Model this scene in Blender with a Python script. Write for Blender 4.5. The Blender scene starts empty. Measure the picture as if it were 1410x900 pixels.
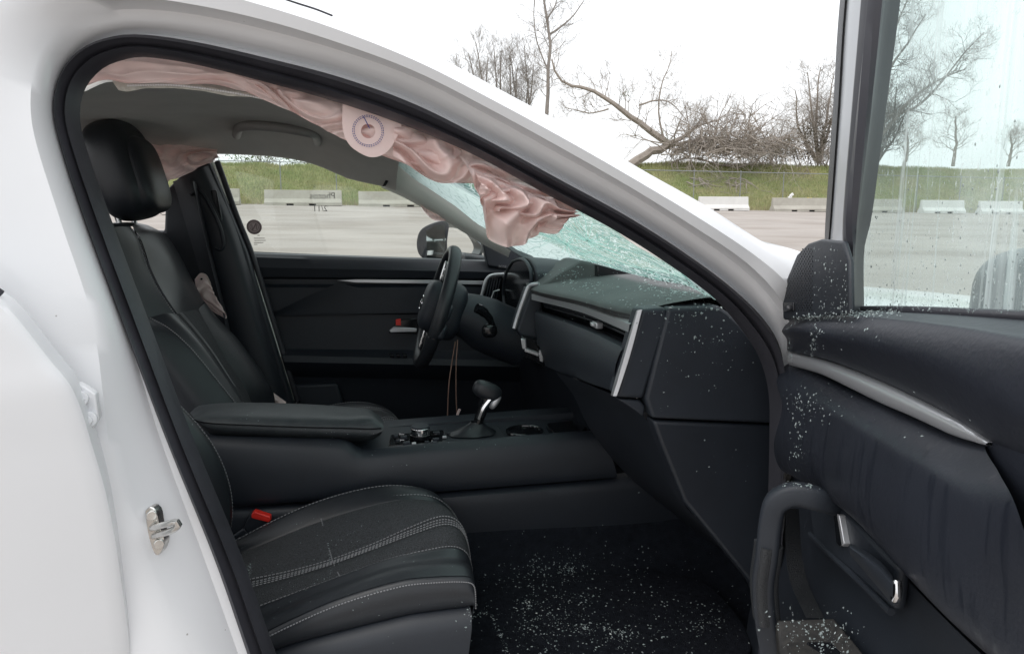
import bpy, bmesh, math, random
from mathutils import Vector as V, Matrix, noise
R_ = math.radians
S = bpy.context.scene
# ------------------------------------------------------------------ camera, sky, sun, exposure
CAM = V((0, -1.0, 1.25)); YAW = R_(10); PIT = math.atan(.15); FPX = 1000.0
cd = bpy.data.cameras.new('camera'); cam = bpy.data.objects.new('camera', cd); S.collection.objects.link(cam)
cam.location = CAM; cam.rotation_euler = (math.pi/2 - PIT, 0, -YAW)
cd.sensor_width = 36; cd.lens = 36*FPX/1410; cd.clip_start = .02; cd.clip_end = 3000
S.camera = cam
SUN_EL, SUN_AZ = R_(60), R_(225)
w = bpy.data.worlds.new('World'); S.world = w; w.use_nodes = True
nt = w.node_tree; nt.nodes.clear()
sk = nt.nodes.new('ShaderNodeTexSky'); sk.sky_type = 'NISHITA'; sk.sun_disc = False
sk.sun_elevation = SUN_EL; sk.sun_rotation = SUN_AZ; sk.air_density = 1.5; sk.dust_density = 6
b1 = nt.nodes.new('ShaderNodeBackground'); b1.inputs[1].default_value = .1
b2 = nt.nodes.new('ShaderNodeBackground'); b2.inputs[0].default_value = (.955, .975, 1, 1); b2.inputs[1].default_value = 1.0
mx = nt.nodes.new('ShaderNodeMixShader'); mx.inputs[0].default_value = .88      # closed cloud cover over the clear sky
ow = nt.nodes.new('ShaderNodeOutputWorld')
gc = nt.nodes.new('ShaderNodeTexCoord'); gs = nt.nodes.new('ShaderNodeSeparateXYZ'); gr = nt.nodes.new('ShaderNodeMapRange')   # overcast: brighter overhead than at the horizon
gr.inputs[1].default_value = 0; gr.inputs[2].default_value = 1; gr.inputs[3].default_value = 1.0; gr.inputs[4].default_value = 1.6
nt.links.new(gc.outputs['Generated'], gs.inputs[0]); nt.links.new(gs.outputs['Z'], gr.inputs[0]); nt.links.new(gr.outputs[0], b2.inputs[1])
nt.links.new(sk.outputs[0], b1.inputs[0]); nt.links.new(b1.outputs[0], mx.inputs[1]); nt.links.new(b2.outputs[0], mx.inputs[2]); nt.links.new(mx.outputs[0], ow.inputs[0])
sl = bpy.data.lights.new('sun', 'SUN'); sl.energy = .6; sl.angle = R_(25); sl.color = (1, .97, .93)
so = bpy.data.objects.new('sun', sl); S.collection.objects.link(so); so.rotation_euler = (math.pi/2 - SUN_EL, 0, math.pi - SUN_AZ)
S.view_settings.view_transform = 'Standard'; S.view_settings.look = 'None'; S.view_settings.exposure = .42; S.view_settings.gamma = 1
S.cycles.max_bounces = 8; S.cycles.transparent_max_bounces = 24; S.cycles.use_denoising = True

# ------------------------------------------------------------------ pixel -> place helpers
RX = V((math.cos(YAW), -math.sin(YAW), 0)); FW = V((math.sin(YAW)*math.cos(PIT), math.cos(YAW)*math.cos(PIT), -math.sin(PIT))); UP = RX.cross(FW)
def ray(px, py): return FW + RX*((px-705)/FPX) + UP*((450-py)/FPX)
def oY(px, py, y): d = ray(px, py); return CAM + d*((y-CAM.y)/d.y)
def oX(px, py, x): d = ray(px, py); return CAM + d*((x-CAM.x)/d.x)
def oZ(px, py, z): d = ray(px, py); return CAM + d*((z-CAM.z)/d.z)
def ys(pts, y): return [oY(p[0], p[1], p[2] if len(p) > 2 else y) for p in pts]
PHI = R_(75); HINGE = V((.60, -.03, 0)); DD = V((-math.cos(PHI), -math.sin(PHI), 0)); DN = V((-math.sin(PHI), math.cos(PHI), 0))
def oD(px, py, off=0): d = ray(px, py); return CAM + d*(((HINGE + DN*off - CAM).dot(DN))/d.dot(DN))
def ds(pts, off): return [oD(p[0], p[1], p[2] if len(p) > 2 else off) for p in pts]

# ------------------------------------------------------------------ materials
MATS = {}
def mat(name, col, rough=.5, metal=0, spec=.5, bump=None, var=None, coat=0, trans=None, extra=None):
    if name in MATS: return MATS[name]
    m = bpy.data.materials.new(name); m.use_nodes = True; n = m.node_tree; p = n.nodes['Principled BSDF']
    p.inputs['Base Color'].default_value = (*col, 1); p.inputs['Roughness'].default_value = rough; p.inputs['Metallic'].default_value = metal
    p.inputs['Specular IOR Level'].default_value = spec; p.inputs['Coat Weight'].default_value = coat; p.inputs['Coat Roughness'].default_value = .08
    tc = n.nodes.new('ShaderNodeTexCoord')
    if var:
        tx = n.nodes.new('ShaderNodeTexNoise'); tx.inputs['Scale'].default_value = var[0]; tx.inputs['Detail'].default_value = 6; tx.inputs['Roughness'].default_value = .65
        n.links.new(tc.outputs['Object'], tx.inputs['Vector'])
        rp = n.nodes.new('ShaderNodeValToRGB'); rp.color_ramp.elements[0].position = .3; rp.color_ramp.elements[1].position = .7
        c2 = var[1] if isinstance(var[1], tuple) else tuple(c*(1+var[1]) for c in col)
        rp.color_ramp.elements[0].color = (*col, 1); rp.color_ramp.elements[1].color = (*c2, 1)
        n.links.new(tx.outputs['Fac'], rp.inputs['Fac']); n.links.new(rp.outputs[0], p.inputs['Base Color'])
    if bump:
        bt = n.nodes.new('ShaderNodeTexNoise'); bt.inputs['Scale'].default_value = bump[0]; bt.inputs['Detail'].default_value = 4
        n.links.new(tc.outputs['Object'], bt.inputs['Vector'])
        bn = n.nodes.new('ShaderNodeBump'); bn.inputs['Strength'].default_value = bump[1]; bn.inputs['Distance'].default_value = bump[2] if len(bump) > 2 else .002
        n.links.new(bt.outputs['Fac'], bn.inputs['Height']); n.links.new(bn.outputs[0], p.inputs['Normal'])
    MATS[name] = m; return m
def glass(name, tint, gloss=.06, dirt=None, dcol=(.8, .85, .83)):
    m = bpy.data.materials.new(name); m.use_nodes = True; n = m.node_tree; n.nodes.clear()
    o = n.nodes.new('ShaderNodeOutputMaterial'); t = n.nodes.new('ShaderNodeBsdfTransparent'); t.inputs[0].default_value = (*tint, 1)
    g = n.nodes.new('ShaderNodeBsdfGlossy'); g.inputs['Roughness'].default_value = .02
    a = n.nodes.new('ShaderNodeMixShader'); a.inputs[0].default_value = gloss
    n.links.new(t.outputs[0], a.inputs[1]); n.links.new(g.outputs[0], a.inputs[2]); last = a
    if dirt: last = dirt(n, a, dcol)
    n.links.new(last.outputs[0], o.inputs[0]); return m
paint = mat('white_paint', (.76, .77, .79), .32, coat=.6, bump=(9, .03, .004), var=(3, -.03))
def specks(m, scale, thr, dark):
    n = m.node_tree; p = n.nodes['Principled BSDF']; tc = n.nodes.new('ShaderNodeTexCoord'); v = n.nodes.new('ShaderNodeTexVoronoi'); v.inputs['Scale'].default_value = scale; n.links.new(tc.outputs['Object'], v.inputs['Vector'])
    nz = n.nodes.new('ShaderNodeTexNoise'); nz.inputs['Scale'].default_value = 5; n.links.new(tc.outputs['Object'], nz.inputs['Vector'])
    ml = n.nodes.new('ShaderNodeMath'); ml.operation = 'MULTIPLY'; ml.inputs[1].default_value = thr; n.links.new(nz.outputs['Fac'], ml.inputs[0])
    lt = n.nodes.new('ShaderNodeMath'); lt.operation = 'LESS_THAN'; n.links.new(v.outputs['Distance'], lt.inputs[0]); n.links.new(ml.outputs[0], lt.inputs[1])
    cg = n.nodes.new('ShaderNodeMath'); cg.operation = 'GREATER_THAN'; cg.inputs[1].default_value = .82; sc = n.nodes.new('ShaderNodeSeparateColor'); n.links.new(v.outputs['Color'], sc.inputs[0]); n.links.new(sc.outputs[0], cg.inputs[0])
    m2 = n.nodes.new('ShaderNodeMath'); m2.operation = 'MULTIPLY'; n.links.new(lt.outputs[0], m2.inputs[0]); n.links.new(cg.outputs[0], m2.inputs[1])
    mx_ = n.nodes.new('ShaderNodeMix'); mx_.data_type = 'RGBA'; n.links.new(m2.outputs[0], mx_.inputs[0]); n.links.new(p.inputs['Base Color'].links[0].from_socket, mx_.inputs[6]); mx_.inputs[7].default_value = (*dark, 1); n.links.new(mx_.outputs[2], p.inputs['Base Color'])
specks(paint, 26, .055, (.36, .35, .34))
rubber = mat('rubber', (.028, .028, .034), .45, spec=.4, bump=(60, .1), var=(9, .6))
plas = mat('black_plastic', (.0105, .0135, .019), .5, bump=(420, .25, .0006), var=(7, .45))
plas2 = mat('soft_dash', (.0145, .0185, .0255), .55, bump=(300, .3, .0008), var=(6, .4))
padm = mat('door_pad', (.0145, .017, .0245), .46, bump=(170, .4, .0012), var=(5, .5))
def wet(m, amt=.5, lo=(.5, .5, .5)):
    n = m.node_tree; p = n.nodes['Principled BSDF']; tc = n.nodes.new('ShaderNodeTexCoord'); mp = n.nodes.new('ShaderNodeMapping'); mp.inputs['Scale'].default_value = (1, 1, .05); n.links.new(tc.outputs['Object'], mp.inputs['Vector'])
    t = n.nodes.new('ShaderNodeTexNoise'); t.inputs['Scale'].default_value = 110; t.inputs['Detail'].default_value = 2; n.links.new(mp.outputs[0], t.inputs['Vector'])
    r = n.nodes.new('ShaderNodeMapRange'); r.inputs[1].default_value = .55; r.inputs[2].default_value = .7; r.inputs[3].default_value = p.inputs['Roughness'].default_value; r.inputs[4].default_value = p.inputs['Roughness'].default_value-.16; n.links.new(t.outputs['Fac'], r.inputs[0]); n.links.new(r.outputs[0], p.inputs['Roughness'])
    k = n.nodes.new('ShaderNodeMapRange'); k.inputs[1].default_value = .55; k.inputs[2].default_value = .66; k.inputs[4].default_value = amt; n.links.new(t.outputs['Fac'], k.inputs[0])
    m_ = n.nodes.new('ShaderNodeMix'); m_.data_type = 'RGBA'; m_.blend_type = 'MULTIPLY'; n.links.new(k.outputs[0], m_.inputs[0]); n.links.new(p.inputs['Base Color'].links[0].from_socket, m_.inputs[6]); m_.inputs[7].default_value = (*lo, 1); n.links.new(m_.outputs[2], p.inputs['Base Color'])
insm = mat('door_insert', (.0135, .016, .023), .46, bump=(300, .3, .0008), var=(5, .5)); wet(insm, .16)
dusty = mat('dusty_dash', (.030, .034, .036), .6, bump=(300, .35, .0008), var=(11, (.062, .066, .065)))
gloss = mat('piano_black', (.008, .009, .011), .12)
leather = mat('leather', (.0125, .0145, .018), .42, bump=(260, .3, .001), var=(8, .5))
cloth = mat('seat_cloth', (.011, .0115, .013), .8, bump=(330, 1, .004), var=(330, 4.5))
carpet = mat('carpet', (.008, .0095, .013), .95, spec=.1, bump=(350, 1, .004), var=(60, .8))
satin = mat('satin_trim', (.55, .56, .58), .32, metal=.6)
chrome = mat('chrome', (.75, .75, .76), .14, metal=1)
liner = mat('headliner', (.60, .585, .555), .95, spec=.1, bump=(300, .4, .001), var=(9, -.12))
pillart = mat('pillar_trim', (.76, .78, .72), .7, bump=(250, .2, .0008))
pink = mat('airbag_fabric', (.94, .75, .715), .6, spec=.35, bump=(900, .25, .0006), var=(14, (.95, .78, .75)))
n_ = pink.node_tree; bn_ = [q for q in n_.nodes if q.type == 'BUMP'][0]; vt = n_.nodes.new('ShaderNodeTexVoronoi'); vt.feature = 'SMOOTH_F1'; vt.inputs['Scale'].default_value = 38
tc_ = [q for q in n_.nodes if q.type == 'TEX_COORD'][0]; nz_ = n_.nodes.new('ShaderNodeTexNoise'); nz_.inputs['Scale'].default_value = 12; n_.links.new(tc_.outputs['Object'], nz_.inputs['Vector'])
mxv = n_.nodes.new('ShaderNodeMixRGB'); mxv.inputs[0].default_value = .15; n_.links.new(tc_.outputs['Object'], mxv.inputs[1]); n_.links.new(nz_.outputs['Color'], mxv.inputs[2]); n_.links.new(mxv.outputs[0], vt.inputs['Vector'])
b2_ = n_.nodes.new('ShaderNodeBump'); b2_.inputs['Strength'].default_value = .12; b2_.inputs['Distance'].default_value = .009; n_.links.new(vt.outputs['Distance'], b2_.inputs['Height']); n_.links.new(bn_.outputs[0], b2_.inputs['Normal']); n_.links.new(b2_.outputs[0], n_.nodes['Principled BSDF'].inputs['Normal'])
po = n_.nodes['Material Output']; tlc = n_.nodes.new('ShaderNodeBsdfTranslucent'); tlc.inputs[0].default_value = (.95, .74, .70, 1); msh = n_.nodes.new('ShaderNodeMixShader'); msh.inputs[0].default_value = .28
n_.links.new(n_.nodes['Principled BSDF'].outputs[0], msh.inputs[1]); n_.links.new(tlc.outputs[0], msh.inputs[2]); n_.links.new(msh.outputs[0], po.inputs[0])
boardm = mat('liner_board', (.62, .60, .54), .9, bump=(200, .8, .003), var=(60, -.4))
stitch = mat('thread_grey', (.22, .22, .23), .8)
red = mat('red_button', (.72, .03, .02), .35)
steel = mat('zinc_steel', (.78, .77, .74), .22, metal=1, var=(60, -.3))
bluet = mat('thread_blue', (.05, .07, .30), .7)
concrete = mat('concrete', (.44, .42, .37), .9, bump=(20, .5, .01), var=(1.6, (.34, .32, .28)))
concw = mat('concrete_white', (.68, .67, .65), .85, bump=(20, .4, .01), var=(1.6, (.58, .57, .55)))
slotm = mat('slot_dark', (.03, .03, .03), .9)
galv = mat('galvanised', (.26, .27, .28), .5, metal=.5)
bark = mat('bark', (.23, .205, .19), .95, var=(3, (.33, .30, .275)))
barkl = mat('bark_pale', (.37, .325, .285), .95, var=(3, (.26, .225, .195)))
barkd = mat('bark_dark', (.10, .09, .08), .95, var=(3, (.17, .15, .135)))
leafg = mat('leaf_green', (.085, .14, .04), .7, var=(.6, (.17, .2, .08)))
ever = mat('leaf_dark', (.06, .055, .035), .8, var=(.8, (.11, .085, .06)))
drygr = mat('dry_weed', (.36, .29, .20), .9, var=(3, (.22, .2, .1)))
yellow = mat('yellow_scrap', (.8, .6, .03), .6)
white = mat('white_scrap', (.8, .8, .8), .6)
ink = mat('grease_pencil', (.42, .41, .39), .8)
stk = mat('sticker_print', (.22, .17, .17), .7)
mirr = mat('mirror_glass', (.85, .87, .88), .02, metal=1)
darkpaint = mat('mirror_housing', (.018, .030, .038), .38, coat=.1)
wirem = mat('cable_brown', (.22, .13, .10), .6)

# ------------------------------------------------------------------ mesh helpers
def cr(pts, n):
    if len(pts) < 3:
        return [pts[0].lerp(pts[-1], i/(n-1)) for i in range(n)]
    L = [0]
    for a, b in zip(pts, pts[1:]): L.append(L[-1] + max((b-a).length, 1e-6)**.75)
    out = []; k = 0
    for i in range(n):
        t = L[-1]*i/(n-1)
        while k < len(pts)-2 and t > L[k+1]: k += 1
        u = (t-L[k])/(L[k+1]-L[k]); p1, p2 = pts[k], pts[k+1]
        p0 = pts[k-1] if k else p1*2-p2; p3 = pts[k+2] if k+2 < len(pts) else p2*2-p1
        h0 = L[k+1]-L[k]; m1 = (p2-p0)*(h0/(h0+(L[k]-L[k-1] if k else h0))); m2 = (p3-p1)*(h0/(h0+(L[k+2]-L[k+1] if k+2 < len(pts) else h0)))
        u2, u3 = u*u, u*u*u
        out.append(p1*(2*u3-3*u2+1) + m1*(u3-2*u2+u) + p2*(3*u2-2*u3) + m2*(u3-u2))
    return out
def obj(name, vs, fs, m, parent=None, smooth=True, bevel=0, solid=0, sub=0, label=None, cat=None, group=None, kind=None, ang=38, flip=None, soff=-1):
    me = bpy.data.meshes.new(name)
    org = V((0, 0, 0))
    if parent is None and kind != 'structure' and vs:
        org = V((sum(v[0] for v in vs)/len(vs), sum(v[1] for v in vs)/len(vs), min(v[2] for v in vs)))
    me.from_pydata([tuple(V(v)-org) for v in vs], [], fs); me.validate()
    bm = bmesh.new(); bm.from_mesh(me); bmesh.ops.remove_doubles(bm, verts=bm.verts, dist=1e-6); bmesh.ops.recalc_face_normals(bm, faces=bm.faces)
    if flip is not None and len(bm.faces):                      # open sheets: make the normals face the given point
        bm.faces.ensure_lookup_table(); s = sum((f.normal.dot(V(flip)-org-f.calc_center_median())) for f in bm.faces)
        if s < 0: bmesh.ops.reverse_faces(bm, faces=bm.faces)
    bm.to_mesh(me); bm.free()
    me.materials.append(m)
    if smooth:
        me.polygons.foreach_set('use_smooth', [True]*len(me.polygons)); me.set_sharp_from_angle(angle=R_(ang))
    o = bpy.data.objects.new(name, me); S.collection.objects.link(o); o.location = org
    if parent: o.parent = parent
    if solid: q = o.modifiers.new('solid', 'SOLIDIFY'); q.thickness = solid; q.offset = soff
    if bevel: q = o.modifiers.new('bevel', 'BEVEL'); q.width = bevel; q.segments = 3; q.limit_method = 'ANGLE'; q.angle_limit = R_(35); q.use_clamp_overlap = True
    if sub: q = o.modifiers.new('sub', 'SUBSURF'); q.levels = sub; q.render_levels = sub
    tag(o, label, cat, group, kind); return o
def tag(o, label=None, cat=None, group=None, kind=None):
    if label: o['label'] = label
    if cat: o['category'] = cat
    if group: o['group'] = group
    if kind: o['kind'] = kind
def empty(name, loc, parent=None, **k):
    o = bpy.data.objects.new(name, None); S.collection.objects.link(o); o.location = loc; o.empty_display_size = .1
    if parent: o.parent = parent
    tag(o, k.get('label'), k.get('cat'), k.get('group'), k.get('kind')); return o
def grid(curves, nu, nv=0, lin=False):
    cs = [cr(c, nu) for c in curves]
    if nv:
        cols = [cr([c[i] for c in cs], nv) for i in range(nu)]
        cs = [[cols[i][j] for i in range(nu)] for j in range(nv)]
    vs = [p for c in cs for p in c]; m = len(cs)
    fs = [(j*nu+i, j*nu+i+1, (j+1)*nu+i+1, (j+1)*nu+i) for j in range(m-1) for i in range(nu-1)]
    return vs, fs
def loft(name, curves, m, parent, nu=40, nv=0, **k):
    vs, fs = grid(curves, nu, nv); k.setdefault('flip', CAM); return obj(name, vs, fs, m, parent, **k)
def slab(name, pts, vec, m, parent, bevel=.004, smooth_n=0, **k):
    if smooth_n: pts = cr(list(pts)+[pts[0]], smooth_n+1)[:-1]
    n = len(pts); vec = V(vec); vs = list(pts)+[p+vec for p in pts]
    fs = [tuple(range(n)), tuple(range(2*n-1, n-1, -1))]+[(i, (i+1) % n, n+(i+1) % n, n+i) for i in range(n)]
    return obj(name, vs, fs, m, parent, bevel=bevel, **k)
def tubeg(path, r, n=8, flat=None, cap=True, sq=1):
    vs, fs = [], []; N = len(path); b = None
    for i, p in enumerate(path):
        t = (path[min(i+1, N-1)]-path[max(i-1, 0)]); t = t.normalized() if t.length > 1e-9 else V((0, 0, 1))
        if b is None: a = V((0, 0, 1)) if abs(t.z) < .9 else V((1, 0, 0)); b = t.cross(a).normalized()
        else: b = (b-t*b.dot(t)).normalized()
        c = b.cross(t)
        rr = r[i] if isinstance(r, (list, tuple)) else r
        for k in range(n):
            q = 2*math.pi*k/n; vs.append(p + b*(rr*math.copysign(abs(math.cos(q))**sq, math.cos(q))) + c*(rr*math.copysign(abs(math.sin(q))**sq, math.sin(q))*(flat or 1)))
    for i in range(N-1):
        for k in range(n): fs.append((i*n+k, i*n+(k+1) % n, (i+1)*n+(k+1) % n, (i+1)*n+k))
    if cap: fs.append(tuple(range(n-1, -1, -1))); fs.append(tuple((N-1)*n+k for k in range(n)))
    return vs, fs
def merge(parts):
    vs, fs = [], []
    for v, f in parts: o = len(vs); vs += list(v); fs += [tuple(i+o for i in q) for q in f]
    return vs, fs
def tube(name, path, r, m, parent, n=10, res=0, flat=None, **k):
    if res: path = cr(path, res); r = r if not isinstance(r, (list, tuple)) else [r[min(int(i*len(r)/res), len(r)-1)] for i in range(res)]
    vs, fs = tubeg(path, r, n, flat); return obj(name, vs, fs, m, parent, **k)
def boxg(c, sx, sy, sz, rot=None):
    vs = [V((x*sx/2, y*sy/2, z*sz/2)) for x in (-1, 1) for y in (-1, 1) for z in (-1, 1)]
    if rot: vs = [rot @ v for v in vs]
    vs = [v+V(c) for v in vs]
    return vs, [(0, 1, 3, 2), (4, 6, 7, 5), (0, 4, 5, 1), (2, 3, 7, 6), (0, 2, 6, 4), (1, 5, 7, 3)]
def superg(c, a, b, d, e=.5, nu=28, nv=18, rot=None):
    f = lambda x, p: math.copysign(abs(x)**p, x); vs, fs = [], []
    for j in range(nv+1):
        la = -math.pi/2+math.pi*j/nv
        for i in range(nu):
            lo = 2*math.pi*i/nu
            p = V((a*f(math.cos(la), e)*f(math.cos(lo), e), b*f(math.cos(la), e)*f(math.sin(lo), e), d*f(math.sin(la), e)))
            if rot: p = rot @ p
            vs.append(p+V(c))
    for j in range(nv):
        for i in range(nu): fs.append((j*nu+i, j*nu+(i+1) % nu, (j+1)*nu+(i+1) % nu, (j+1)*nu+i))
    return vs, fs
def cylg(c, ax, r, h, n=20): ax = V(ax).normalized(); return tubeg([V(c)-ax*h/2, V(c)+ax*h/2], r, n)
def dashes(path, n, r, duty=.6, push=V((0, 0, 0))):
    pts = cr(path, n*2+1); out = []
    for i in range(n):
        a, b = pts[2*i]+push, pts[2*i]+(pts[2*i+2]-pts[2*i])*duty+push; out.append(tubeg([a, b], r, 4))
    return merge(out)
def text(name, body, size, mtx, m, parent, ext=.0004):
    c = bpy.data.curves.new(name, 'FONT'); c.body = body; c.size = size; c.extrude = ext; c.align_x = 'CENTER'; c.align_y = 'CENTER'
    t = bpy.data.objects.new(name+'_curve', c); S.collection.objects.link(t)
    bpy.context.view_layer.update(); me = bpy.data.meshes.new_from_object(t.evaluated_get(bpy.context.evaluated_depsgraph_get()))
    bpy.data.objects.remove(t); bpy.data.curves.remove(c); me.transform(mtx); me.materials.clear(); me.materials.append(m); me.name = name
    o = bpy.data.objects.new(name, me); S.collection.objects.link(o); o.parent = parent; return o
def frame(o, x, y):                                           # matrix with text axes x, y at o
    x = V(x).normalized(); y = V(y).normalized(); z = x.cross(y)
    return Matrix(((x.x, y.x, z.x, o.x), (x.y, y.y, z.y, o.y), (x.z, y.z, z.z, o.z), (0, 0, 0, 1)))

# ------------------------------------------------------------------ the lot, the bank
def gz(x, y): return max(0, .0501*(y-2)-.0096*x) if y > 2 else 0
ROW = 39.0
def hz(x, y):
    t = min(max((y-ROW-1.2)/9.0, 0), 1); t = t*t*(3-2*t)
    top = 3.35 - .75*min(max((8-x)/6, 0), 1) + .25*noise.noise(V((x*.09, 3.1, 0))) + .12*noise.noise(V((x*.5, y*.4, 7)))
    return gz(x, min(y, ROW+2)) - .05 + t*top + .10*noise.noise(V((x*.7, y*.7, 1)))*(t > .01)
gm = mat('gravel_lot', (.31, .28, .257), .95, spec=.2, bump=(14, .5, .02), var=(.35, (.385, .35, .322)))
n = gm.node_tree; pn = n.nodes['Principled BSDF']
def layered_ground():
    tc = n.nodes.new('ShaderNodeTexCoord'); mp = n.nodes.new('ShaderNodeMapping'); mp.inputs['Scale'].default_value = (.22, .5, 1)
    n.links.new(tc.outputs['Object'], mp.inputs['Vector'])
    t = n.nodes.new('ShaderNodeTexNoise'); t.inputs['Scale'].default_value = 1.3; t.inputs['Detail'].default_value = 8; n.links.new(mp.outputs[0], t.inputs['Vector'])
    r = n.nodes.new('ShaderNodeValToRGB'); r.color_ramp.elements[0].position = .36; r.color_ramp.elements[0].color = (.62, .58, .54, 1); r.color_ramp.elements[1].position = .56; r.color_ramp.elements[1].color = (1, 1, 1, 1)
    n.links.new(t.outputs['Fac'], r.inputs['Fac'])
    m = n.nodes.new('ShaderNodeMix'); m.data_type = 'RGBA'; m.blend_type = 'MULTIPLY'; m.inputs[0].default_value = .45
    src = pn.inputs['Base Color'].links[0].from_socket
    n.links.new(src, m.inputs[6]); n.links.new(r.outputs[0], m.inputs[7]); n.links.new(m.outputs[2], pn.inputs['Base Color'])
layered_ground()
xs_ = [-700, -300, -120]+[-60+4*i for i in range(36)]+[130, 300, 700]; yy_ = [-300, -60, -10, 0, 2]+[2+2*i for i in range(1, 21)]
vs = [V((x, y, gz(x, y))) for y in yy_ for x in xs_]; NX = len(xs_)
obj('ground', vs, [(j*NX+i, j*NX+i+1, (j+1)*NX+i+1, (j+1)*NX+i) for j in range(len(yy_)-1) for i in range(NX-1)], gm, kind='structure', flip=(0, 0, 900))
grassm = mat('bank_soil', (.15, .19, .06), .95, spec=.1, bump=(6, 1, .08), var=(.5, (.27, .25, .13)))
xs_ = [-700, -200, -90]+[-60+1.2*i for i in range(121)]+[110, 220, 700]; yy_ = [ROW+.9+.6*i for i in range(22)]+[60, 80, 140, 400, 1500]
vs = [V((x, y, hz(x, y) if y < 60 else gz(x, ROW+2)+3.2-(y-60)*.002)) for y in yy_ for x in xs_]; NX = len(xs_)
obj('grass_bank', vs, [(j*NX+i, j*NX+i+1, (j+1)*NX+i+1, (j+1)*NX+i) for j in range(len(yy_)-1) for i in range(NX-1)], grassm, kind='structure', flip=(0, 0, 900))
rng = random.Random(4)
def blades(n_, x0, x1, y0, y1, h0, h1, wd, seed, dens=None):
    r = random.Random(seed); vs, fs = [], []
    while n_ > 0:
        x, y = r.uniform(x0, x1), r.uniform(y0, y1)
        if dens and r.random() > dens(x, y): n_ -= 1; continue
        n_ -= 1; z = hz(x, y)-.02; h = r.uniform(h0, h1); a = r.uniform(0, 3.14); dx, dy = math.cos(a)*wd, math.sin(a)*wd; k = len(vs)
        vs += [V((x-dx, y-dy, z)), V((x+dx, y+dy, z)), V((x+r.uniform(-.12, .12)*h*2, y+r.uniform(-.1, .1), z+h))]; fs.append((k, k+1, k+2))
    return vs, fs
blm = mat('grass_blade', (.235, .30, .11), .8, spec=.2, var=(.5, (.42, .37, .21)))
obj('grass', *blades(150000, -22, 62, ROW+1.2, ROW+13, .1, .32, .022, 11), blm, smooth=False, label='green spring grass covering the bank behind the fence', cat='grass', kind='stuff')
obj('dry_weeds', *blades(9000, -22, 60, ROW+.35, ROW+1.9, .15, .6, .012, 12, lambda x, y: .5+.9*noise.noise(V((x*.35, 0, 2)))), drygr, smooth=False, label='straw coloured dry weeds along the foot of the fence', cat='weeds', kind='stuff')
# barriers: ends read on the plane of the row
def barrier(x0, x1, m, label, group='concrete barriers in a row at the edge of the lot'):
    prof = [(-.30, .10), (-.30, .16), (-.14, .36), (-.085, .81), (.085, .81), (.14, .36), (.30, .16), (.30, .10)]
    z0 = gz((x0+x1)/2, ROW)-.01; L = x1-x0; xs = [x0, x0+.02, x1-.02, x1]; vs, fs = [], []; k = len(prof)
    for i, x in enumerate(xs):
        sc = .985 if i in (0, 3) else 1
        vs += [V((x, ROW+a*sc, z0+b*sc)) for a, b in prof]
    for i in range(3): fs += [(i*k+j, i*k+(j+1) % k, (i+1)*k+(j+1) % k, (i+1)*k+j) for j in range(k)]
    fs += [tuple(range(k)), tuple(3*k+j for j in range(k))]
    parts = [(vs, fs)]; cuts = [x0, x0+L*.33-.18, x0+L*.33+.18, x0+L*.62-.18, x0+L*.62+.18, x1]
    for a, b in ((0, 1), (2, 3), (4, 5)): parts.append(boxg(((cuts[a]+cuts[b])/2, ROW, z0+.05), cuts[b]-cuts[a], .60, .10))
    o = empty('concrete_barrier', ((x0+x1)/2, ROW, z0), label=label, cat='barrier', group=group)
    def ch(nm, g, mm, **k): c = obj(nm, [v-o.location for v in g[0]], g[1], mm, o, smooth=False, **k); return c
    ch('body', merge(parts), m, bevel=.015)
    for q in (.33, .62): ch('scupper', boxg((x0+L*q, ROW, z0+.046), .36, .40, .09), slotm)
    return o
def bx_(px): return oY(px, 285, ROW).x
GL = 'weathered grey concrete barrier seen behind the driver side window'
barrier(bx_(205), bx_(331), concrete, 'weathered grey concrete barrier beside the tall dry weeds'); barrier(bx_(365), bx_(471), concrete, 'weathered grey concrete barrier behind the writing on the driver window')
barrier(bx_(494), bx_(608), concrete, 'weathered grey concrete barrier next to the driver door mirror')
barrier(bx_(632), bx_(742), concrete, 'grey concrete barrier hidden behind the windscreen pillar'); barrier(bx_(765), bx_(850), concrete, 'grey concrete barrier behind the cracked windscreen')
barrier(bx_(962), bx_(1029), concw, 'clean white concrete barrier standing below the fallen tree'); barrier(bx_(1063), bx_(1146), concrete, 'stained grey concrete barrier with a white scrap on top')
for a, b in ((1172, 1240), (1268, 1326), (1348, 1406), (1425, 1490)): barrier(bx_(a), bx_(b), concw if a > 1250 else concrete, {1172: 'dull grey barrier partly hidden by the door window frame', 1268: 'white barrier between the dull grey barrier and the one above the outside mirror', 1348: 'white barrier right above the outside mirror behind the door glass', 1425: 'last white barrier of the row, past the one above the outside mirror'}[a])
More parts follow.
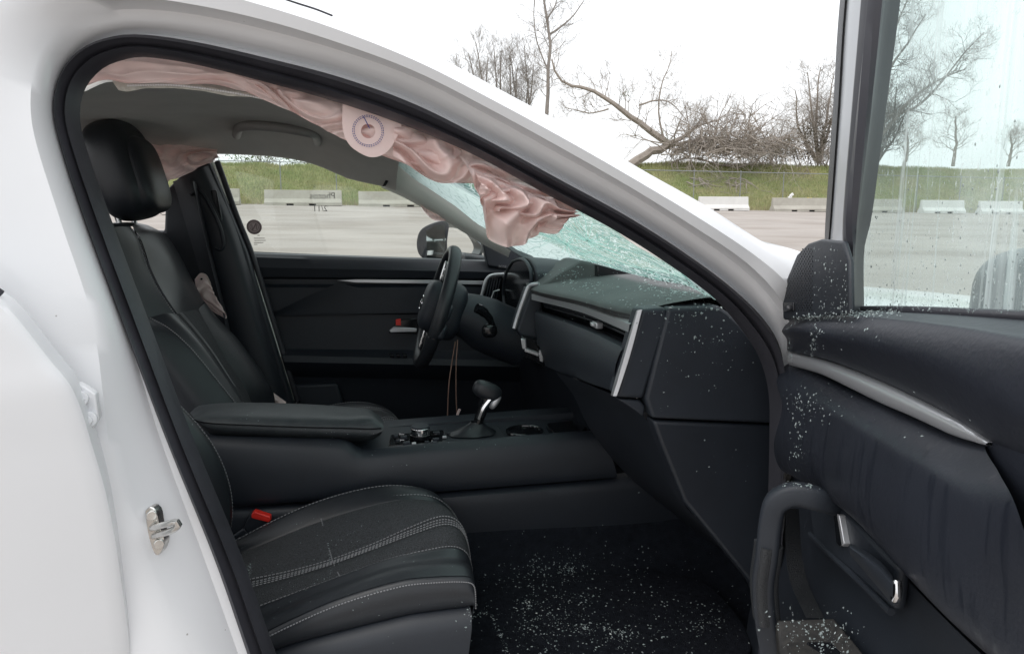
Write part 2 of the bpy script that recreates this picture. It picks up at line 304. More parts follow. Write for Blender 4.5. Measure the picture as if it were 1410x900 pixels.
# fence
FY = ROW+.85; fx0, fx1 = -20, 56; fen = empty('chain_link_fence', (fx0, FY, gz(fx0, FY)), label='galvanised chain link fence with top rail behind the barriers', cat='fence')
def fch(nm, g, m, **k): return obj(nm, [v-fen.location for v in g[0]], g[1], m, fen, **k)
FH = 2.25
fch('top_rail', tubeg([V((x, FY, gz(x, ROW+.5)+FH)) for x in range(fx0, fx1+1, 4)], .022, 8), galv)
px_posts = sorted([bx_(p) for p in (300, 385, 463, 540, 620, 700, 780, 963, 1028, 1088, 1155, 1215, 1275, 1335, 1395, 1450)])
for x in px_posts: fch('post', tubeg([V((x, FY+.03, gz(x, ROW)-.1)), V((x, FY+.03, gz(x, ROW)+FH+.12))], .026, 8), galv)
wv = []
sp = .16
for s in (1, -1):
    x = fx0-2.5
    while x < fx1+2.5:
        xa, xb = x, x+s*FH
        ca, cb = max(min(xa, fx1), fx0), max(min(xb, fx1), fx0)
        if abs(ca-cb) > .05:
            za, zb = abs(ca-xa), abs(cb-xa); g0 = gz(ca, ROW)
            wv.append(([V((ca, FY, g0+za-.0028)), V((ca, FY, g0+za+.0028)), V((cb, FY, g0+zb+.0028)), V((cb, FY, g0+zb-.0028))], [(0, 1, 2, 3)]))
        x += sp
fch('wire_mesh', merge(wv), galv, smooth=False, kind='stuff')
# ------------------------------------------------------------------ trees
class Tree:
    def __init__(s, seed): s.r = random.Random(seed); s.tr = []; s.br = []; s.base = None
    def limb(s, path, r0, r1, trunk=False, n=5, res=10):
        path = cr(path, res); s.base = s.base or path[0]
        j = [p+V((s.r.uniform(-1, 1), s.r.uniform(-1, 1), s.r.uniform(-1, 1)))*r0*.35 for p in path[1:-1]]
        path = [path[0]]+j+[path[-1]]
        (s.tr if trunk else s.br).append(tubeg(path, [r0+(r1-r0)*i/(len(path)-1) for i in range(len(path))], n)); return path
    def grow(s, p, d, L, r, depth, spread=.62, up=.10, kids=(3, 4), kr=.6, droop=0):
        R = s.r; segs = 4 if depth > 0 else 3; pts = [p]; q = p.copy(); dd = d.normalized()
        for i in range(segs):
            dd = (dd+V((R.gauss(0, .16), R.gauss(0, .16), R.gauss(0, .12)+up-droop))).normalized(); q = q+dd*(L/segs); pts.append(q.copy())
        s.br.append(tubeg(pts, [max(r*(1-.75*i/segs), .0045) for i in range(segs+1)], 4 if r > .03 else 3, cap=False))
        if depth <= 0: return
        for k in range(R.randint(*kids)):
            t = R.uniform(.3, 1); i = min(int(t*segs), segs-1); b = pts[i].lerp(pts[i+1], t*segs-i)
            a = (pts[i+1]-pts[i]).normalized(); o = V((R.gauss(0, 1), R.gauss(0, 1), R.gauss(0, 1))); o = (o-a*o.dot(a)).normalized()
            s.grow(b, a*(1-spread*.6)+o*spread, L*R.uniform(.5, .85), r*kr*R.uniform(.7, 1), depth-1, spread, up, kids, kr, droop)
    def along(s, path, n_, L, r, depth, lo=.2, **k):
        R = s.r
        for i in range(n_):
            t = lo+(1-lo)*(i+R.random())/n_; f = t*(len(path)-1); j = min(int(f), len(path)-2); b = path[j].lerp(path[j+1], f-j); a = (path[j+1]-path[j]).normalized()
            o = V((R.gauss(0, 1), R.gauss(0, 1), R.gauss(0, 1)+.4)); o = (o-a*o.dot(a)).normalized()
            s.grow(b, a*.45+o*.8, L*R.uniform(.6, 1.1)*(1.15-.5*t), r*(1.1-.6*t), depth, **k)
    def build(s, name, label, m=bark, group='bare trees on the bank', leaves=None):
        o = empty(name, s.base, label=label, cat='tree', group=group)
        if s.tr: g = merge(s.tr); obj('trunk', [v-s.base for v in g[0]], g[1], m, o)
        if s.br: g = merge(s.br); obj('crown', [v-s.base for v in g[0]], g[1], m, o)
        if leaves: obj('leaves', [v-s.base for v in leaves[0]], leaves[1], leaves[2], o, smooth=False, kind='stuff')
        return o
def leafcloud(pts, n_, rad, size, seed):
    r = random.Random(seed); vs, fs = [], []
    for _ in range(n_):
        c = r.choice(pts)+V((r.gauss(0, rad), r.gauss(0, rad), r.gauss(0, rad*.7))); k = len(vs)
        a, b = [V((r.uniform(-1, 1), r.uniform(-1, 1), r.uniform(-1, 1))).normalized()*size*r.uniform(.5, 1.2) for _ in range(2)]
        vs += [c-a, c+b*.6, c+a, c-b*.6]; fs.append((k, k+1, k+2, k+3))
    return vs, fs
TY = 49
# tall straight tree
t = Tree(1); tp = t.limb(ys([(752, 225), (753, 160), (755, 110), (757, 60), (751, 20), (745, -20), (742, -60)], TY), .17, .05, True, 7)
for pth, r0 in (([(756, 48), (775, 35), (795, 15), (812, -12)], .08), ([(752, 30), (765, 5), (772, -30)], .06), ([(754, 95), (740, 60), (735, 25), (738, -20)], .06), ([(756, 65), (745, 45), (738, 42)], .03)):
    p = t.limb(ys(pth, TY), r0, .02); t.along(p, 8, 1.6, .03, 2)
t.along(tp, 24, 1.7, .035, 3, lo=.3); t.build('bare_tree', 'tall slender bare tree rising above the white roof pillar')
# thicket of multi stem trees left of it
for sd, bx, stems in ((2, 668, [(645, 55), (655, 40), (672, 60), (634, 75)]), (3, 700, [(680, 45), (690, 52), (702, 60), (712, 75)]), (4, 728, [(703, 60), (722, 45), (735, 70), (728, 90)])):
    t = Tree(sd); b = oY(bx, 225, TY+sd)
    for ex, ey in stems:
        e = oY(ex, ey+18, TY+sd); m_ = b.lerp(e, .5)+V((t.r.uniform(-.4, .4), t.r.uniform(-.5, .5), 0)); p = t.limb([b, m_, e], .11, .03, True)
        t.along(p, 12, 1.7, .035, 3, lo=.35, up=.2)
    t.build('bare_tree', {2: 'spreading multi stem bare tree with the lowest tips over the roof', 3: 'middle multi stem bare tree of the thicket over the roof', 4: 'bare multi stem tree touching the tall slender trunk'}[sd])
# fallen / leaning tree
t = Tree(5); a = t.limb(ys([(868, 228), (893, 213), (921, 199)], 47.5), .34, .26, True, 7, 6)
b = t.limb(ys([(921, 199), (896, 181), (870, 160), (848, 145), (830, 133), (803, 121), (782, 116), (768, 104), (760, 82)], 47.5), .25, .05, True, 7, 14)
t.along(b, 22, 1.7, .045, 3, lo=.15, up=.12)
for pth, r0 in (([(921, 199), (938, 190), (955, 176), (972, 160)], .2), ([(916, 196), (909, 172), (907, 140), (913, 110), (922, 90), (925, 70)], .08), ([(880, 145), (905, 138), (925, 143), (945, 165)], .07), ([(838, 150), (815, 156), (795, 152), (778, 148)], .06), ([(921, 199), (950, 196), (990, 190), (1030, 196)], .14), ([(940, 190), (965, 172), (985, 166), (1000, 158)], .10)):
    p = t.limb(ys(pth, 47.3), r0, .025); t.along(p, 10, 1.4, .03, 3, lo=.2)
lv = leafcloud(ys([(920, 192), (915, 185), (862, 130), (925, 198)], 47.2), 160, .25, .07, 3)
t.build('fallen_tree', 'leaning broken tree with a thick pale trunk lying across the bank', barkl, leaves=(*lv, leafg))
# brush piles
for sd, cx, cy, wdt, n_, lab in ((6, 965, 205, 55, 60, 'tangled heap of broken branches under the leaning tree'), (7, 1020, 200, 45, 75, 'tangled heap of grey broken branches beside the dark thicket')):
    t = Tree(sd); R = t.r; t.base = oY(cx, 225, 46.5); t.base.z = hz(t.base.x, 46.5)
    for _ in range(n_):
        p = oY(cx+R.uniform(-wdt, wdt), cy+R.uniform(-8, 14), 46.5+R.uniform(-.6, 1.5)); p.z = max(p.z, hz(p.x, p.y))
        t.grow(p, V((R.gauss(0, 1), R.gauss(0, .5), R.uniform(-.15, .9))), R.uniform(1.4, 3.2), R.uniform(.03, .08), 2, .8, .0, (3, 5), .6, .06)
    for _ in range(10):
        p = oY(cx+R.uniform(-20, 10), 222, 45.5+R.uniform(-1, 0)); p.z = hz(p.x, p.y)+.2; t.grow(p, V((R.gauss(0, 1), -.3, -.15)), 2.0, .04, 2, .8, -.05, (2, 4), .6, .1)
    t.build('brush_pile', lab, barkl, group='brush heaps on the bank')
# round tree at the door frame with a dark thicket
t = Tree(8); b = oY(1128, 225, 51)
for ex, ey in ((1095, 110), (1112, 85), (1130, 78), (1148, 90), (1165, 100), (1105, 150), (1150, 140)):
    e = oY(ex, ey+15, 51); p = t.limb([b, b.lerp(e, .45)+V((t.r.uniform(-.6, .6), t.r.uniform(-.8, .8), .2)), e], .15, .03, True); t.along(p, 13, 1.8, .04, 3, lo=.25)
t.build('bare_tree', 'wide round bare tree standing over the dark thicket', barkl)
cl = [oY(px, py, 49.5) for px, py in ((1085, 205), (1100, 192), (1115, 185), (1128, 180), (1140, 195), (1120, 205), (1105, 208), (1148, 205), (1070, 208))]
t = Tree(9); t.base = oY(1110, 222, 49.5)
for c in cl: t.grow(V((c.x, 49.5, hz(c.x, 49.5))), V((t.r.gauss(0, .3), 0, 1)), 2.4, .05, 3, .8, .0, (3, 5))
t.build('thicket', 'dark brown thicket of dense twigs below the round bare tree', bark, group='bushes on the bank', leaves=(*leafcloud(cl, 1700, .55, .1, 5), ever))
for sd, cx in ((30, 1062), (31, 1150)):
    t = Tree(sd); R = t.r; t.base = oY(cx, 224, 48.5)
    for _ in range(26):
        p = oY(cx+R.uniform(-26, 26), 222, 48.5); p.z = hz(p.x, 48.5); t.grow(p, V((R.gauss(0, .5), R.gauss(0, .4), 1)), R.uniform(1.2, 2.6), .04, 2, .8, -.03, (3, 5), .6, .05)
    t.build('bare_shrub', {30: 'low twiggy shrub between brush heap and dark thicket', 31: 'twiggy shrub on the bank behind the door frame'}[sd], barkl, group='bushes on the bank')
# trees seen through the door glass
t = Tree(10)
for pth, r0 in (([(1195, 228), (1212, 190), (1235, 160), (1262, 130), (1290, 112), (1330, 95)], .22), ([(1195, 228), (1200, 160), (1222, 100), (1250, 60), (1275, 20)], .18), ([(1222, 160), (1260, 148), (1290, 120), (1330, 70), (1355, 45)], .12), ([(1205, 130), (1225, 60), (1245, 10), (1265, -30)], .1)):
    p = t.limb(ys(pth, 45), r0, .03, True); t.along(p, 24, 1.9, .045, 3, lo=.12)
t.build('bare_tree', 'leaning dark bare tree behind the streaked door glass', barkd)
t = Tree(20); R = t.r; b = oY(1205, 228, 46.5)
for ex, ey in ((1190, 60), (1215, 70), (1235, 120), (1250, 150), (1225, 170), (1200, 110)):
    e = oY(ex, ey, 46.5); p = t.limb([b, b.lerp(e, .5)+V((R.uniform(-.5, .5), R.uniform(-.5, .5), 0)), e], .1, .03, True); t.along(p, 20, 1.8, .045, 3, lo=.15)
t.build('bare_tree', 'bushy many stemmed bare tree around the leaning trunk behind door glass', barkd)
for sd, bx, ey in ((11, 1312, 150), (12, 1388, 175), (13, 1430, 150), (14, 1245, 175), (15, 1480, 120)):
    t = Tree(sd); b = oY(bx, 229, 56); e = oY(bx+4, ey+10, 56); p = t.limb([b, b.lerp(e, .5)+V((.2, 0, 0)), e], .16, .05, True); t.along(p, 14, 1.7, .04, 3, lo=.2, up=.15)
    t.build('bare_tree', {11: 'small upright bare tree far behind the streaked door glass, beside the leaning tree', 12: 'short bare tree above the outside mirror behind the streaked door glass', 13: 'bare tree standing past the short tree above the outside mirror', 14: 'small bare tree in front of the leaning dark tree behind the door glass', 15: 'tall far bare tree at the end of the row past the outside mirror'}[sd], bark)
# leafy hedge behind the bank seen in the driver window
for i in range(9):
    x = -16+3.6*i; t = Tree(40+i); t.base = V((x, 57, hz(x, 52))); pts = []
    for _ in range(6): t.grow(t.base.copy(), V((t.r.gauss(0, .35), t.r.gauss(0, .3), 1)), 1.7, .05, 2, .7, .05, (2, 4))
    pts = [t.base+V((t.r.gauss(0, 1.1), t.r.gauss(0, .6), t.r.uniform(.6, 2.7))) for _ in range(14)]
    t.build('leafy_shrub', 'fresh green leafy shrub behind the bank beyond the driver window', bark, group='leafy shrubs', leaves=(*leafcloud(pts, 900, .4, .11, 60+i), leafg))
for px, py, m, lab, cat in ((1116, 257, yellow, 'crumpled yellow scrap on the grass behind the stained barrier', 'litter'), (931, 262, yellow, 'yellow scrap on the grass beside the white car pillar', 'litter')):
    p = oY(px, py, ROW+3.4); p.z = hz(p.x, p.y)+.05; q = []
    for k in range(5): q.append(boxg(p+V((.1*k-.2, .03*k, .1+.1*(k % 2))), .16, .04, .18, Matrix.Rotation(.5*k, 3, 'Y')))
    obj('yellow_scrap', *merge(q), m, bevel=.01, label=lab, cat=cat)
p = oY(1087, 271, ROW); q = [boxg(V((p.x+.08*k, ROW, gz(p.x, ROW)+.80+.09*k)), .14, .1, .16, Matrix.Rotation(.6*k-.3, 3, 'Y')) for k in range(3)]
obj('white_scrap', *merge(q), white, bevel=.01, label='crumpled white scrap lying on top of the stained barrier', cat='litter')
# ================================================================== THE CAR
car = empty('car', (0, 0, 0), label='white crashed car with open doors, black interior and deployed pink airbags', cat='car')
side = empty('body_side', (0, 0, 0), car)
So = [(430, 1150), (343, 900), (297, 767), (230, 600), (180, 467), (118, 300), (83, 187), (77, 143), (90, 98), (115, 70), (147, 55), (190, 49), (267, 58), (367, 80), (470, 107), (570, 143), (670, 193), (770, 247), (863, 298), (940, 347), (1007, 397), (1050, 440), (1070, 478), (1077, 540), (1076, 600), (1072, 690), (1066, 790), (1056, 920)]
Si = [(475, 1150), (378, 900), (330, 765), (262, 600), (209, 460), (148, 296), (111, 187), (107, 148), (116, 117), (138, 93), (163, 82), (195, 77), (265, 87), (362, 111), (462, 139), (553, 170), (650, 211), (748, 264), (843, 314), (914, 358), (985, 410), (1027, 458), (1050, 496), (1062, 543), (1063, 600), (1061, 690), (1056, 790), (1046, 920)]
C2 = [(345, 1150), (257, 890), (203, 755), (167, 605), (146, 440), (98, 298), (63, 190), (57, 140), (64, 90), (87, 56), (122, 35), (180, 25), (267, 31), (370, 52), (473, 79), (574, 115), (674, 167), (774, 222), (867, 274), (946, 324), (1020, 377), (1062, 422), (1080, 462), (1084, 540), (1082, 600), (1078, 690), (1072, 790), (1062, 920)]
C2b = [(310, 1150), (225, 895), (180, 760), (150, 610), (128, 445), (82, 300), (48, 190), (42, 138), (50, 84), (76, 46), (113, 25), (174, 13), (266, 20), (370, 42), (473, 71), (574, 108), (675, 160), (775, 215), (868, 267), (947, 317), (1022, 370), (1066, 416), (1085, 458), (1087, 540), (1085, 600), (1081, 690), (1075, 790), (1065, 920)]
C1 = [(250, 1150), (165, 900), (120, 765), (85, 615), (60, 445), (18, 300), (-14, 190), (-20, 135), (-5, 70), (35, 20), (85, 0), (163, -6), (263, 6), (368, 29), (472, 61), (573, 99), (676, 151), (777, 206), (870, 259), (949, 308), (1026, 360), (1070, 405), (1090, 450), (1090, 540), (1088, 600), (1084, 690), (1078, 790), (1068, 920)]
C0 = [(50, 1150), (-50, 900), (-90, 765), (-120, 615), (-150, 445), (-190, 300), (-215, 190), (-215, 120), (-190, 20), (-110, -50), (0, -70), (150, -80), (280, -52), (395, -12), (492, 25), (595, 74), (699, 129), (800, 184), (888, 236), (968, 281), (1045, 330), (1090, 357), (1112, 400), (1100, 540), (1098, 600), (1094, 690), (1088, 790), (1078, 920)]
NN = 180
E3 = ys(So, .0); E2 = ys(C2, -.020); E2b = ys(C2b, -.024); E1 = ys(C1, -.066); E0 = ys(C0, -.035)
for i in range(13):
    k = 1 if i < 7 else max(0, 1-(i-6)/6); k = k*k*(3-2*k)
    E0[i] = oY(*C0[i], -.035-.040*k); E1[i] = oY(*C1[i], -.066+.002*k); E2b[i] = oY(*C2b[i], -.024-.036*k); E2[i] = oY(*C2[i], -.020-.026*k)
for i in range(22, 28):
    k = min((i-21)/2, 1)
    for E_, C_, y_ in ((E2, C2, .012), (E2b, C2b, .016), (E1, C1, .02), (E0, C0, .024)): E_[i] = E_[i].lerp(oY(*C_[i], y_), k)
def bul(A, B, t, dy):
    return [a.lerp(b, t)+V((0, dy, 0)) for a, b in zip(A, B)]
Eback = [p+(V((0, .10, .012)) if i < 21 else V((.05, .02, .0))) for i, p in enumerate(E0)]
flg = bul(E3, E2, .25, .012)
loft('outer_panel', [Eback, E0, bul(E0, E1, .35, -.012), bul(E0, E1, .7, -.016), E1, E2b, E2, bul(E2, E3, .5, .004), flg, E3, bul(E3, ys(Si, .02), .1, .02)], paint, side, nu=NN, ang=50)
EI = ys(Si, .02)
loft('weatherstrip', [E3, bul(E3, EI, .08, -.014), bul(E3, EI, .3, -.024), bul(E3, EI, .5, -.012), bul(E3, EI, .56, -.009), bul(E3, EI, .75, -.022), bul(E3, EI, .93, -.014), EI, [p+V((0, .008, 0)) for p in EI]], rubber, side, nu=NN, ang=60)
# roof skin over the cabin
rs = E0[10:17]
loft('roof', [[p+V((0, .09, .011)) for p in rs], [p+V((0, .35, .05)) for p in rs], [p+V((0, .77, .065)) for p in rs], [p+V((0, 1.2, .05)) for p in rs], [p+V((0, 1.56, -.03)) for p in rs]], paint, car, nu=24, nv=16, solid=.01)
tube('roof_trim', [oY(p[0], p[1], -.064) for p in ((386, -3), (410, 5), (435, 13), (458, 22))], .0012, rubber, side, n=6, res=12)
# rear door, a little ajar
rd = empty('rear_door', (0, 0, 0), car)
fe = [(-60, 372), (0, 415), (20, 433), (67, 493), (97, 530), (113, 567), (123, 600), (143, 667), (157, 733), (167, 800), (176, 867), (179, 905), (182, 1000)]
fe3 = [oY(p[0], p[1], -.150+.085*min(max((p[1]-400)/500, 0), 1.2)) for p in fe]; bd = V((-math.cos(R_(16)), -math.sin(R_(16)), 0))
loft('skin', [[p+V((-.012, .05, 0)) for p in fe3], [p+V((-.002, .012, 0)) for p in fe3], fe3, [p+bd*.004+V((0, -.004, 0)) for p in fe3], [p+bd*.02+V((0, -.005, 0)) for p in fe3], [p+bd*.08+V((0, -.012, 0)) for p in fe3], [p+bd*.4+V((0, -.02, 0)) for p in fe3], [p+bd*.95 for p in fe3]], paint, rd, nu=60)
tube('belt_trim', [fe3[0]+bd*.3+V((0, -.006, .012)), fe3[0]+V((-.0, -.006, .012)), oY(1, 405, -.13)], .005, rubber, rd)
hp = ys([(97, 530), (105, 526), (118, 533), (131, 542), (136, 575), (128, 590), (112, 592)], -.085)
hg = empty('hinge', (0, 0, 0), car)
slab('plate', hp, (0, .012, 0), paint, hg, .002)
for q in ((110, 549), (122, 577)):
    c = oY(*q, -.09); obj('bolt', *merge([cylg(c, (.2, -1, .1), .0095, .010, 24), cylg(c+V((.001, -.006, 0)), (.2, -1, .1), .0062, .010, 6)]), paint, hg, bevel=.001)
# striker
sk_ = empty('striker', (0, 0, 0), car)
slab('plate', ys([(199, 703), (206, 697), (215, 703), (219, 722), (226, 742), (223, 757), (216, 765), (208, 755), (203, 735)], -.042), (.004, .012, 0), steel, sk_, .003, smooth_n=28)
for q in ((209, 709), (219, 748)): c = oY(*q, -.046); obj('screw', *merge([cylg(c, (.3, -1, .1), .0065, .006, 18)]), steel, sk_, bevel=.001)
tube('loop', [oY(208, 727, -.035), oY(215, 725, -.06), oY(230, 721, -.085), oY(243, 718, -.095), oY(246, 722, -.095), oY(240, 728, -.09), oY(225, 734, -.07), oY(210, 738, -.035)], .0042, steel, sk_, res=30)
# ---------------- headliner and roof rails
hl = empty('headliner', (0, 0, 0), car)
ne = ys([(40, 150), (112, 128), (150, 113), (200, 118), (265, 121), (330, 130), (390, 146), (440, 160), (500, 180), (560, 200), (600, 205)], .10)
fe_ = ys([(20, 226), (100, 220), (190, 218), (240, 217), (292, 212), (340, 213), (390, 217), (432, 226), (482, 246), (530, 257), (545, 262)], 1.40)
NHL = len(ne); mid = lambda t, dz: [V((a.x*(1-t)+b.x*t, a.y*(1-t)+b.y*t, a.z*(1-t)+b.z*t+dz)) for a, b in zip(ne, fe_)]
loft('lining', [ne, mid(.08, .03), mid(.2, .055), mid(.5, .075), mid(.78, .07), mid(.88, .055), mid(.95, .028), fe_, [p+V((0, .06, .01)) for p in fe_]], liner, hl, nu=60, nv=40)
tb = ys([(154, 112), (163, 125), (175, 127), (200, 122), (240, 122), (280, 126), (315, 133), (345, 134), (388, 143), (385, 139), (345, 128), (315, 125), (280, 118), (240, 115), (200, 114), (175, 113)], .085)
slab('torn_edge', tb, (0, .02, .012), boardm, hl, .001)
vs, fs = dashes(ys([(175, 118), (240, 117.5), (315, 127), (385, 140)], .083), 60, .0012, .8); obj('torn_fibres', vs, fs, white, hl)
gp = [oY(*p) for p in ((326, 186, 1.25), (330, 176, 1.12), (345, 173, 1.08), (385, 176, 1.07), (420, 182, 1.08), (434, 186, 1.12), (437, 196, 1.25))]
tube('grab_handle', gp, .013, mat('handle_grey', (.26, .25, .24), .5), hl, n=10, res=30)
tube('seam', [p+V((0, 0, -.001)) for p in mid(.11, .034)[:8]], .002, plas, hl, res=40)
# ---------------- far side: B pillar, doors, A pillar
fb = empty('far_side', (0, 0, 0), car)
slab('pillar_trim', ys([(288, 222), (300, 250), (340, 348), (404, 556), (408, 640), (150, 640), (170, 330), (226, 318), (228, 262), (250, 240)], 1.43), (0, .07, 0), plas, fb, .008)
loft('pillar_cover', [ys([(238, 250), (262, 330), (330, 560)], 1.43), ys([(255, 243), (290, 330), (352, 560)], 1.395), ys([(275, 232), (318, 330), (385, 560)], 1.40), ys([(287, 228), (330, 330), (398, 560)], 1.43)], plas, fb, nu=20, nv=14)
tube('belt_guide', ys([(262, 268), (275, 262), (300, 305), (308, 335), (304, 344), (296, 340)], 1.392), .006, plas, fb, res=24)
slab('belt_slot', ys([(290, 262), (298, 262), (312, 330), (306, 343), (299, 338)], 1.398), (0, .01, 0), gloss, fb, .003)
tube('belt_webbing', ys([(268, 250), (285, 330), (320, 480), (330, 560)], 1.385), .022, rubber, fb, n=8, flat=.12, res=20)
tube('body_flange', ys([(291, 223), (300, 247), (318, 298), (339, 350), (370, 445), (402, 552)], 1.462), .008, pillart, fb, res=24)
tube('frame_seal', ys([(299, 222), (308, 247), (327, 300), (347, 350), (377, 445), (410, 552)], 1.47), .009, rubber, fb, res=24)
slab('rear_panel', ys([(-120, 312), (240, 318), (260, 640), (-120, 640)], 1.50), (0, .1, 0), plas, fb, .02)
fd = empty('driver_door', (0, 0, 0), car)
rows = []
for py0, py1, yy in ((347, 364, 1.545), (349, 366, 1.51), (354, 371, 1.495), (368, 378, 1.482), (381, 384, 1.49), (384, 386.5, 1.51), (391, 391.5, 1.51), (396, 396, 1.497), (428, 428, 1.50), (433, 433, 1.512), (437, 437, 1.512), (480, 484, 1.508), (486, 494, 1.48), (489, 500, 1.445), (498, 508, 1.435), (507, 516, 1.45), (518, 528, 1.495), (530, 540, 1.505), (640, 640, 1.51)):
    xl = 345+(py0-348)*.31
    rows.append([oY(xl+(860-xl)*k/11, py0+(py1-py0)*k/11, yy) for k in range(12)])
loft('door_trim', rows, plas, fd, nu=40, ang=30)
slab('accent_strip', ys([(464, 386), (490, 384.5), (600, 385.5), (674, 387), (674, 392), (600, 390.5), (490, 389)], 1.492), (0, .012, 0), satin, fd, .001)
loft('trim_wedge', [ys([(374, 432), (420, 410), (466, 389)], 1.486), ys([(378, 434), (430, 420), (500, 398)], 1.492), ys([(420, 434), (500, 432), (600, 430)], 1.495)], plas, fd, nu=14, nv=8)
slab('handle_bezel', ys([(535, 458), (549, 440), (575, 438), (575, 460)], 1.498), (0, .012, 0), gloss, fd, .003)
slab('inner_handle', ys([(536, 455), (542, 450), (574, 452), (574, 457), (538, 458)], 1.485), (0, .012, 0), satin, fd, .003)
slab('lock_button', ys([(545, 440), (552, 439), (552, 448), (545, 448)], 1.484), (0, .01, 0), red, fd, .001)
for k in range(3): slab('window_switch', ys([(536+9*k, 488.5), (542+9*k, 489), (543+9*k, 492.5), (537+9*k, 492)], 1.440), (0, .01, .004), gloss, fd, .001)
slab('map_pocket', ys([(402, 530), (465, 527), (475, 560), (412, 562)], 1.478), (0, .03, 0), plas2, fd, .01)
sail = slab('sail_panel', ys([(660, 318), (676, 331), (694, 343), (714, 346), (730, 374), (672, 366)], 1.475), (0, .05, 0), plas, fd, .004)
c = oY(692, 367, 1.472); text('maker_mark', 'BOSE', .012, frame(c, (1, 0, -.05), (0, 0, 1)), stitch, fd)
slab('outer_skin', ys([(330, 352), (730, 372), (730, 640), (330, 640)], 1.60), (0, .03, 0), paint, fd, .01)
fgl = glass('window_glass', (.93, .965, .95), .03)
slab('window_pane', ys([(296, 215), (330, 205), (440, 205), (540, 246), (640, 305), (700, 352), (680, 368), (345, 352)], 1.56), (0, .004, 0), fgl, fd, 0, smooth=False)
tube('sill_seal', ys([(345, 348.5), (500, 355), (678, 364)], 1.545), .006, rubber, fd, res=20)
# writing and sticker on the pane
tx = V((-1, 0, -.01)); c = oY(444, 270, 1.557)
text('handwriting', 'Photos', .030, frame(c, tx, (0, 0, 1)), ink, fd, .0002); text('handwriting', '2/11', .028, frame(oY(441, 287.5, 1.557), tx, (0, 0, 1)), ink, fd, .0002)
def disc(c, r0, r1, n=28):
    a = [c+V((math.cos(2*math.pi*i/n), 0, math.sin(2*math.pi*i/n)))*r0 for i in range(n)]; b = [c+V((math.cos(2*math.pi*i/n), 0, math.sin(2*math.pi*i/n)))*r1 for i in range(n)]
    return a+b, [(i, (i+1) % n, n+(i+1) % n, n+i) for i in range(n)]
c = oY(350, 312.5, 1.556)
obj('round_sticker', *merge([disc(c, .0245, .0175), disc(c, .0145, .0125), boxg(c, .004, .0004, .026, Matrix.Rotation(.5, 3, 'Y')), boxg(c+V((-.007, 0, 0)), .003, .0004, .016), boxg(c+V((.007, 0, 0)), .003, .0004, .016)]), stk, fd, smooth=False)
obj('sticker_backing', *disc(c+V((0, .0006, 0)), .0175, .001), mat('sticker_tint', (.5, .42, .41), .7), fd, smooth=False)
obj('print_lines', *merge([boxg(oY(356+dx, yy, 1.556), wd, .0004, .002) for dx, yy, wd in ((0, 324, .008), (1, 328, .035), (2, 331, .036), (0, 334, .03), (-4, 336.5, .012))]), stk, fd, smooth=False)
# driver mirror
mr = empty('driver_mirror', (0, 0, 0), car)
loft('housing', [ys([(588, 359), (577, 350), (574, 333), (580, 316), (600, 306), (622, 305), (640, 313), (655, 330), (663, 340), (655, 356), (640, 363), (610, 361), (588, 359)], 1.76), ys([(590, 360), (578, 350), (576, 333), (584, 315), (604, 305), (625, 306), (648, 316), (662, 332), (667, 342), (658, 357), (642, 363), (612, 362), (590, 360)], 1.80), ys([(600, 350), (592, 346), (591, 335), (596, 322), (610, 315), (626, 314), (640, 320), (650, 334), (652, 342), (648, 350), (640, 355), (615, 354), (600, 350)], 1.93)], darkpaint, mr, nu=60, nv=14)
slab('rim', ys([(588, 359), (577, 350), (574, 333), (580, 316), (600, 306), (617, 305), (616, 330), (613, 361)], 1.752), (0, .012, 0), rubber, mr, .004, smooth_n=40)
o_ = ys([(589, 355), (580, 347), (579, 333), (585, 318), (600, 310), (612, 309), (614, 330), (611, 357)], 1.75); o_ = [p+V((-(p.x-o_[0].x)*0, -.0, 0)) for p in o_]
cm = sum(o_, V())/len(o_); o_ = [cm+Matrix.Rotation(R_(-18), 3, 'Z') @ (p-cm)+V((0, -.006, 0)) for p in o_]
slab('mirror_pane', o_, (0, .004, 0), mirr, mr, 0, smooth=False); slab('warning_label', ys([(589, 345), (595, 345), (594, 351), (588, 351)], 1.735), (0, .001, 0), white, mr, 0)
slab('arm', ys([(640, 350), (680, 355), (680, 368), (640, 364)], 1.62), (0, .2, 0), rubber, mr, .01)
# A pillar trim
loft('windscreen_pillar_trim', [ys([(525, 258), (560, 274), (600, 297), (640, 321), (668, 338), (700, 354)], 1.44), ys([(530, 252), (563, 268), (604, 291), (644, 313), (670, 330), (702, 348)], 1.40), ys([(540, 238), (572, 252), (612, 274), (650, 294), (676, 314), (706, 340)], 1.37), ys([(549, 222), (582, 237), (622, 258), (655, 276), (684, 300), (712, 334)], 1.36), ys([(551, 218), (586, 234), (626, 254), (660, 272), (688, 296), (716, 330)], 1.40)], pillart, fb, nu=30, nv=16)
slab('pillar_gap', ys([(546, 221), (551, 222), (531, 256), (526, 257)], 1.355), (0, .02, 0), gloss, fb, .001)
tube('screen_edge', ys([(556, 214), (600, 234), (640, 258), (668, 278), (690, 298)], 1.39), .014, gloss, fb, res=20)
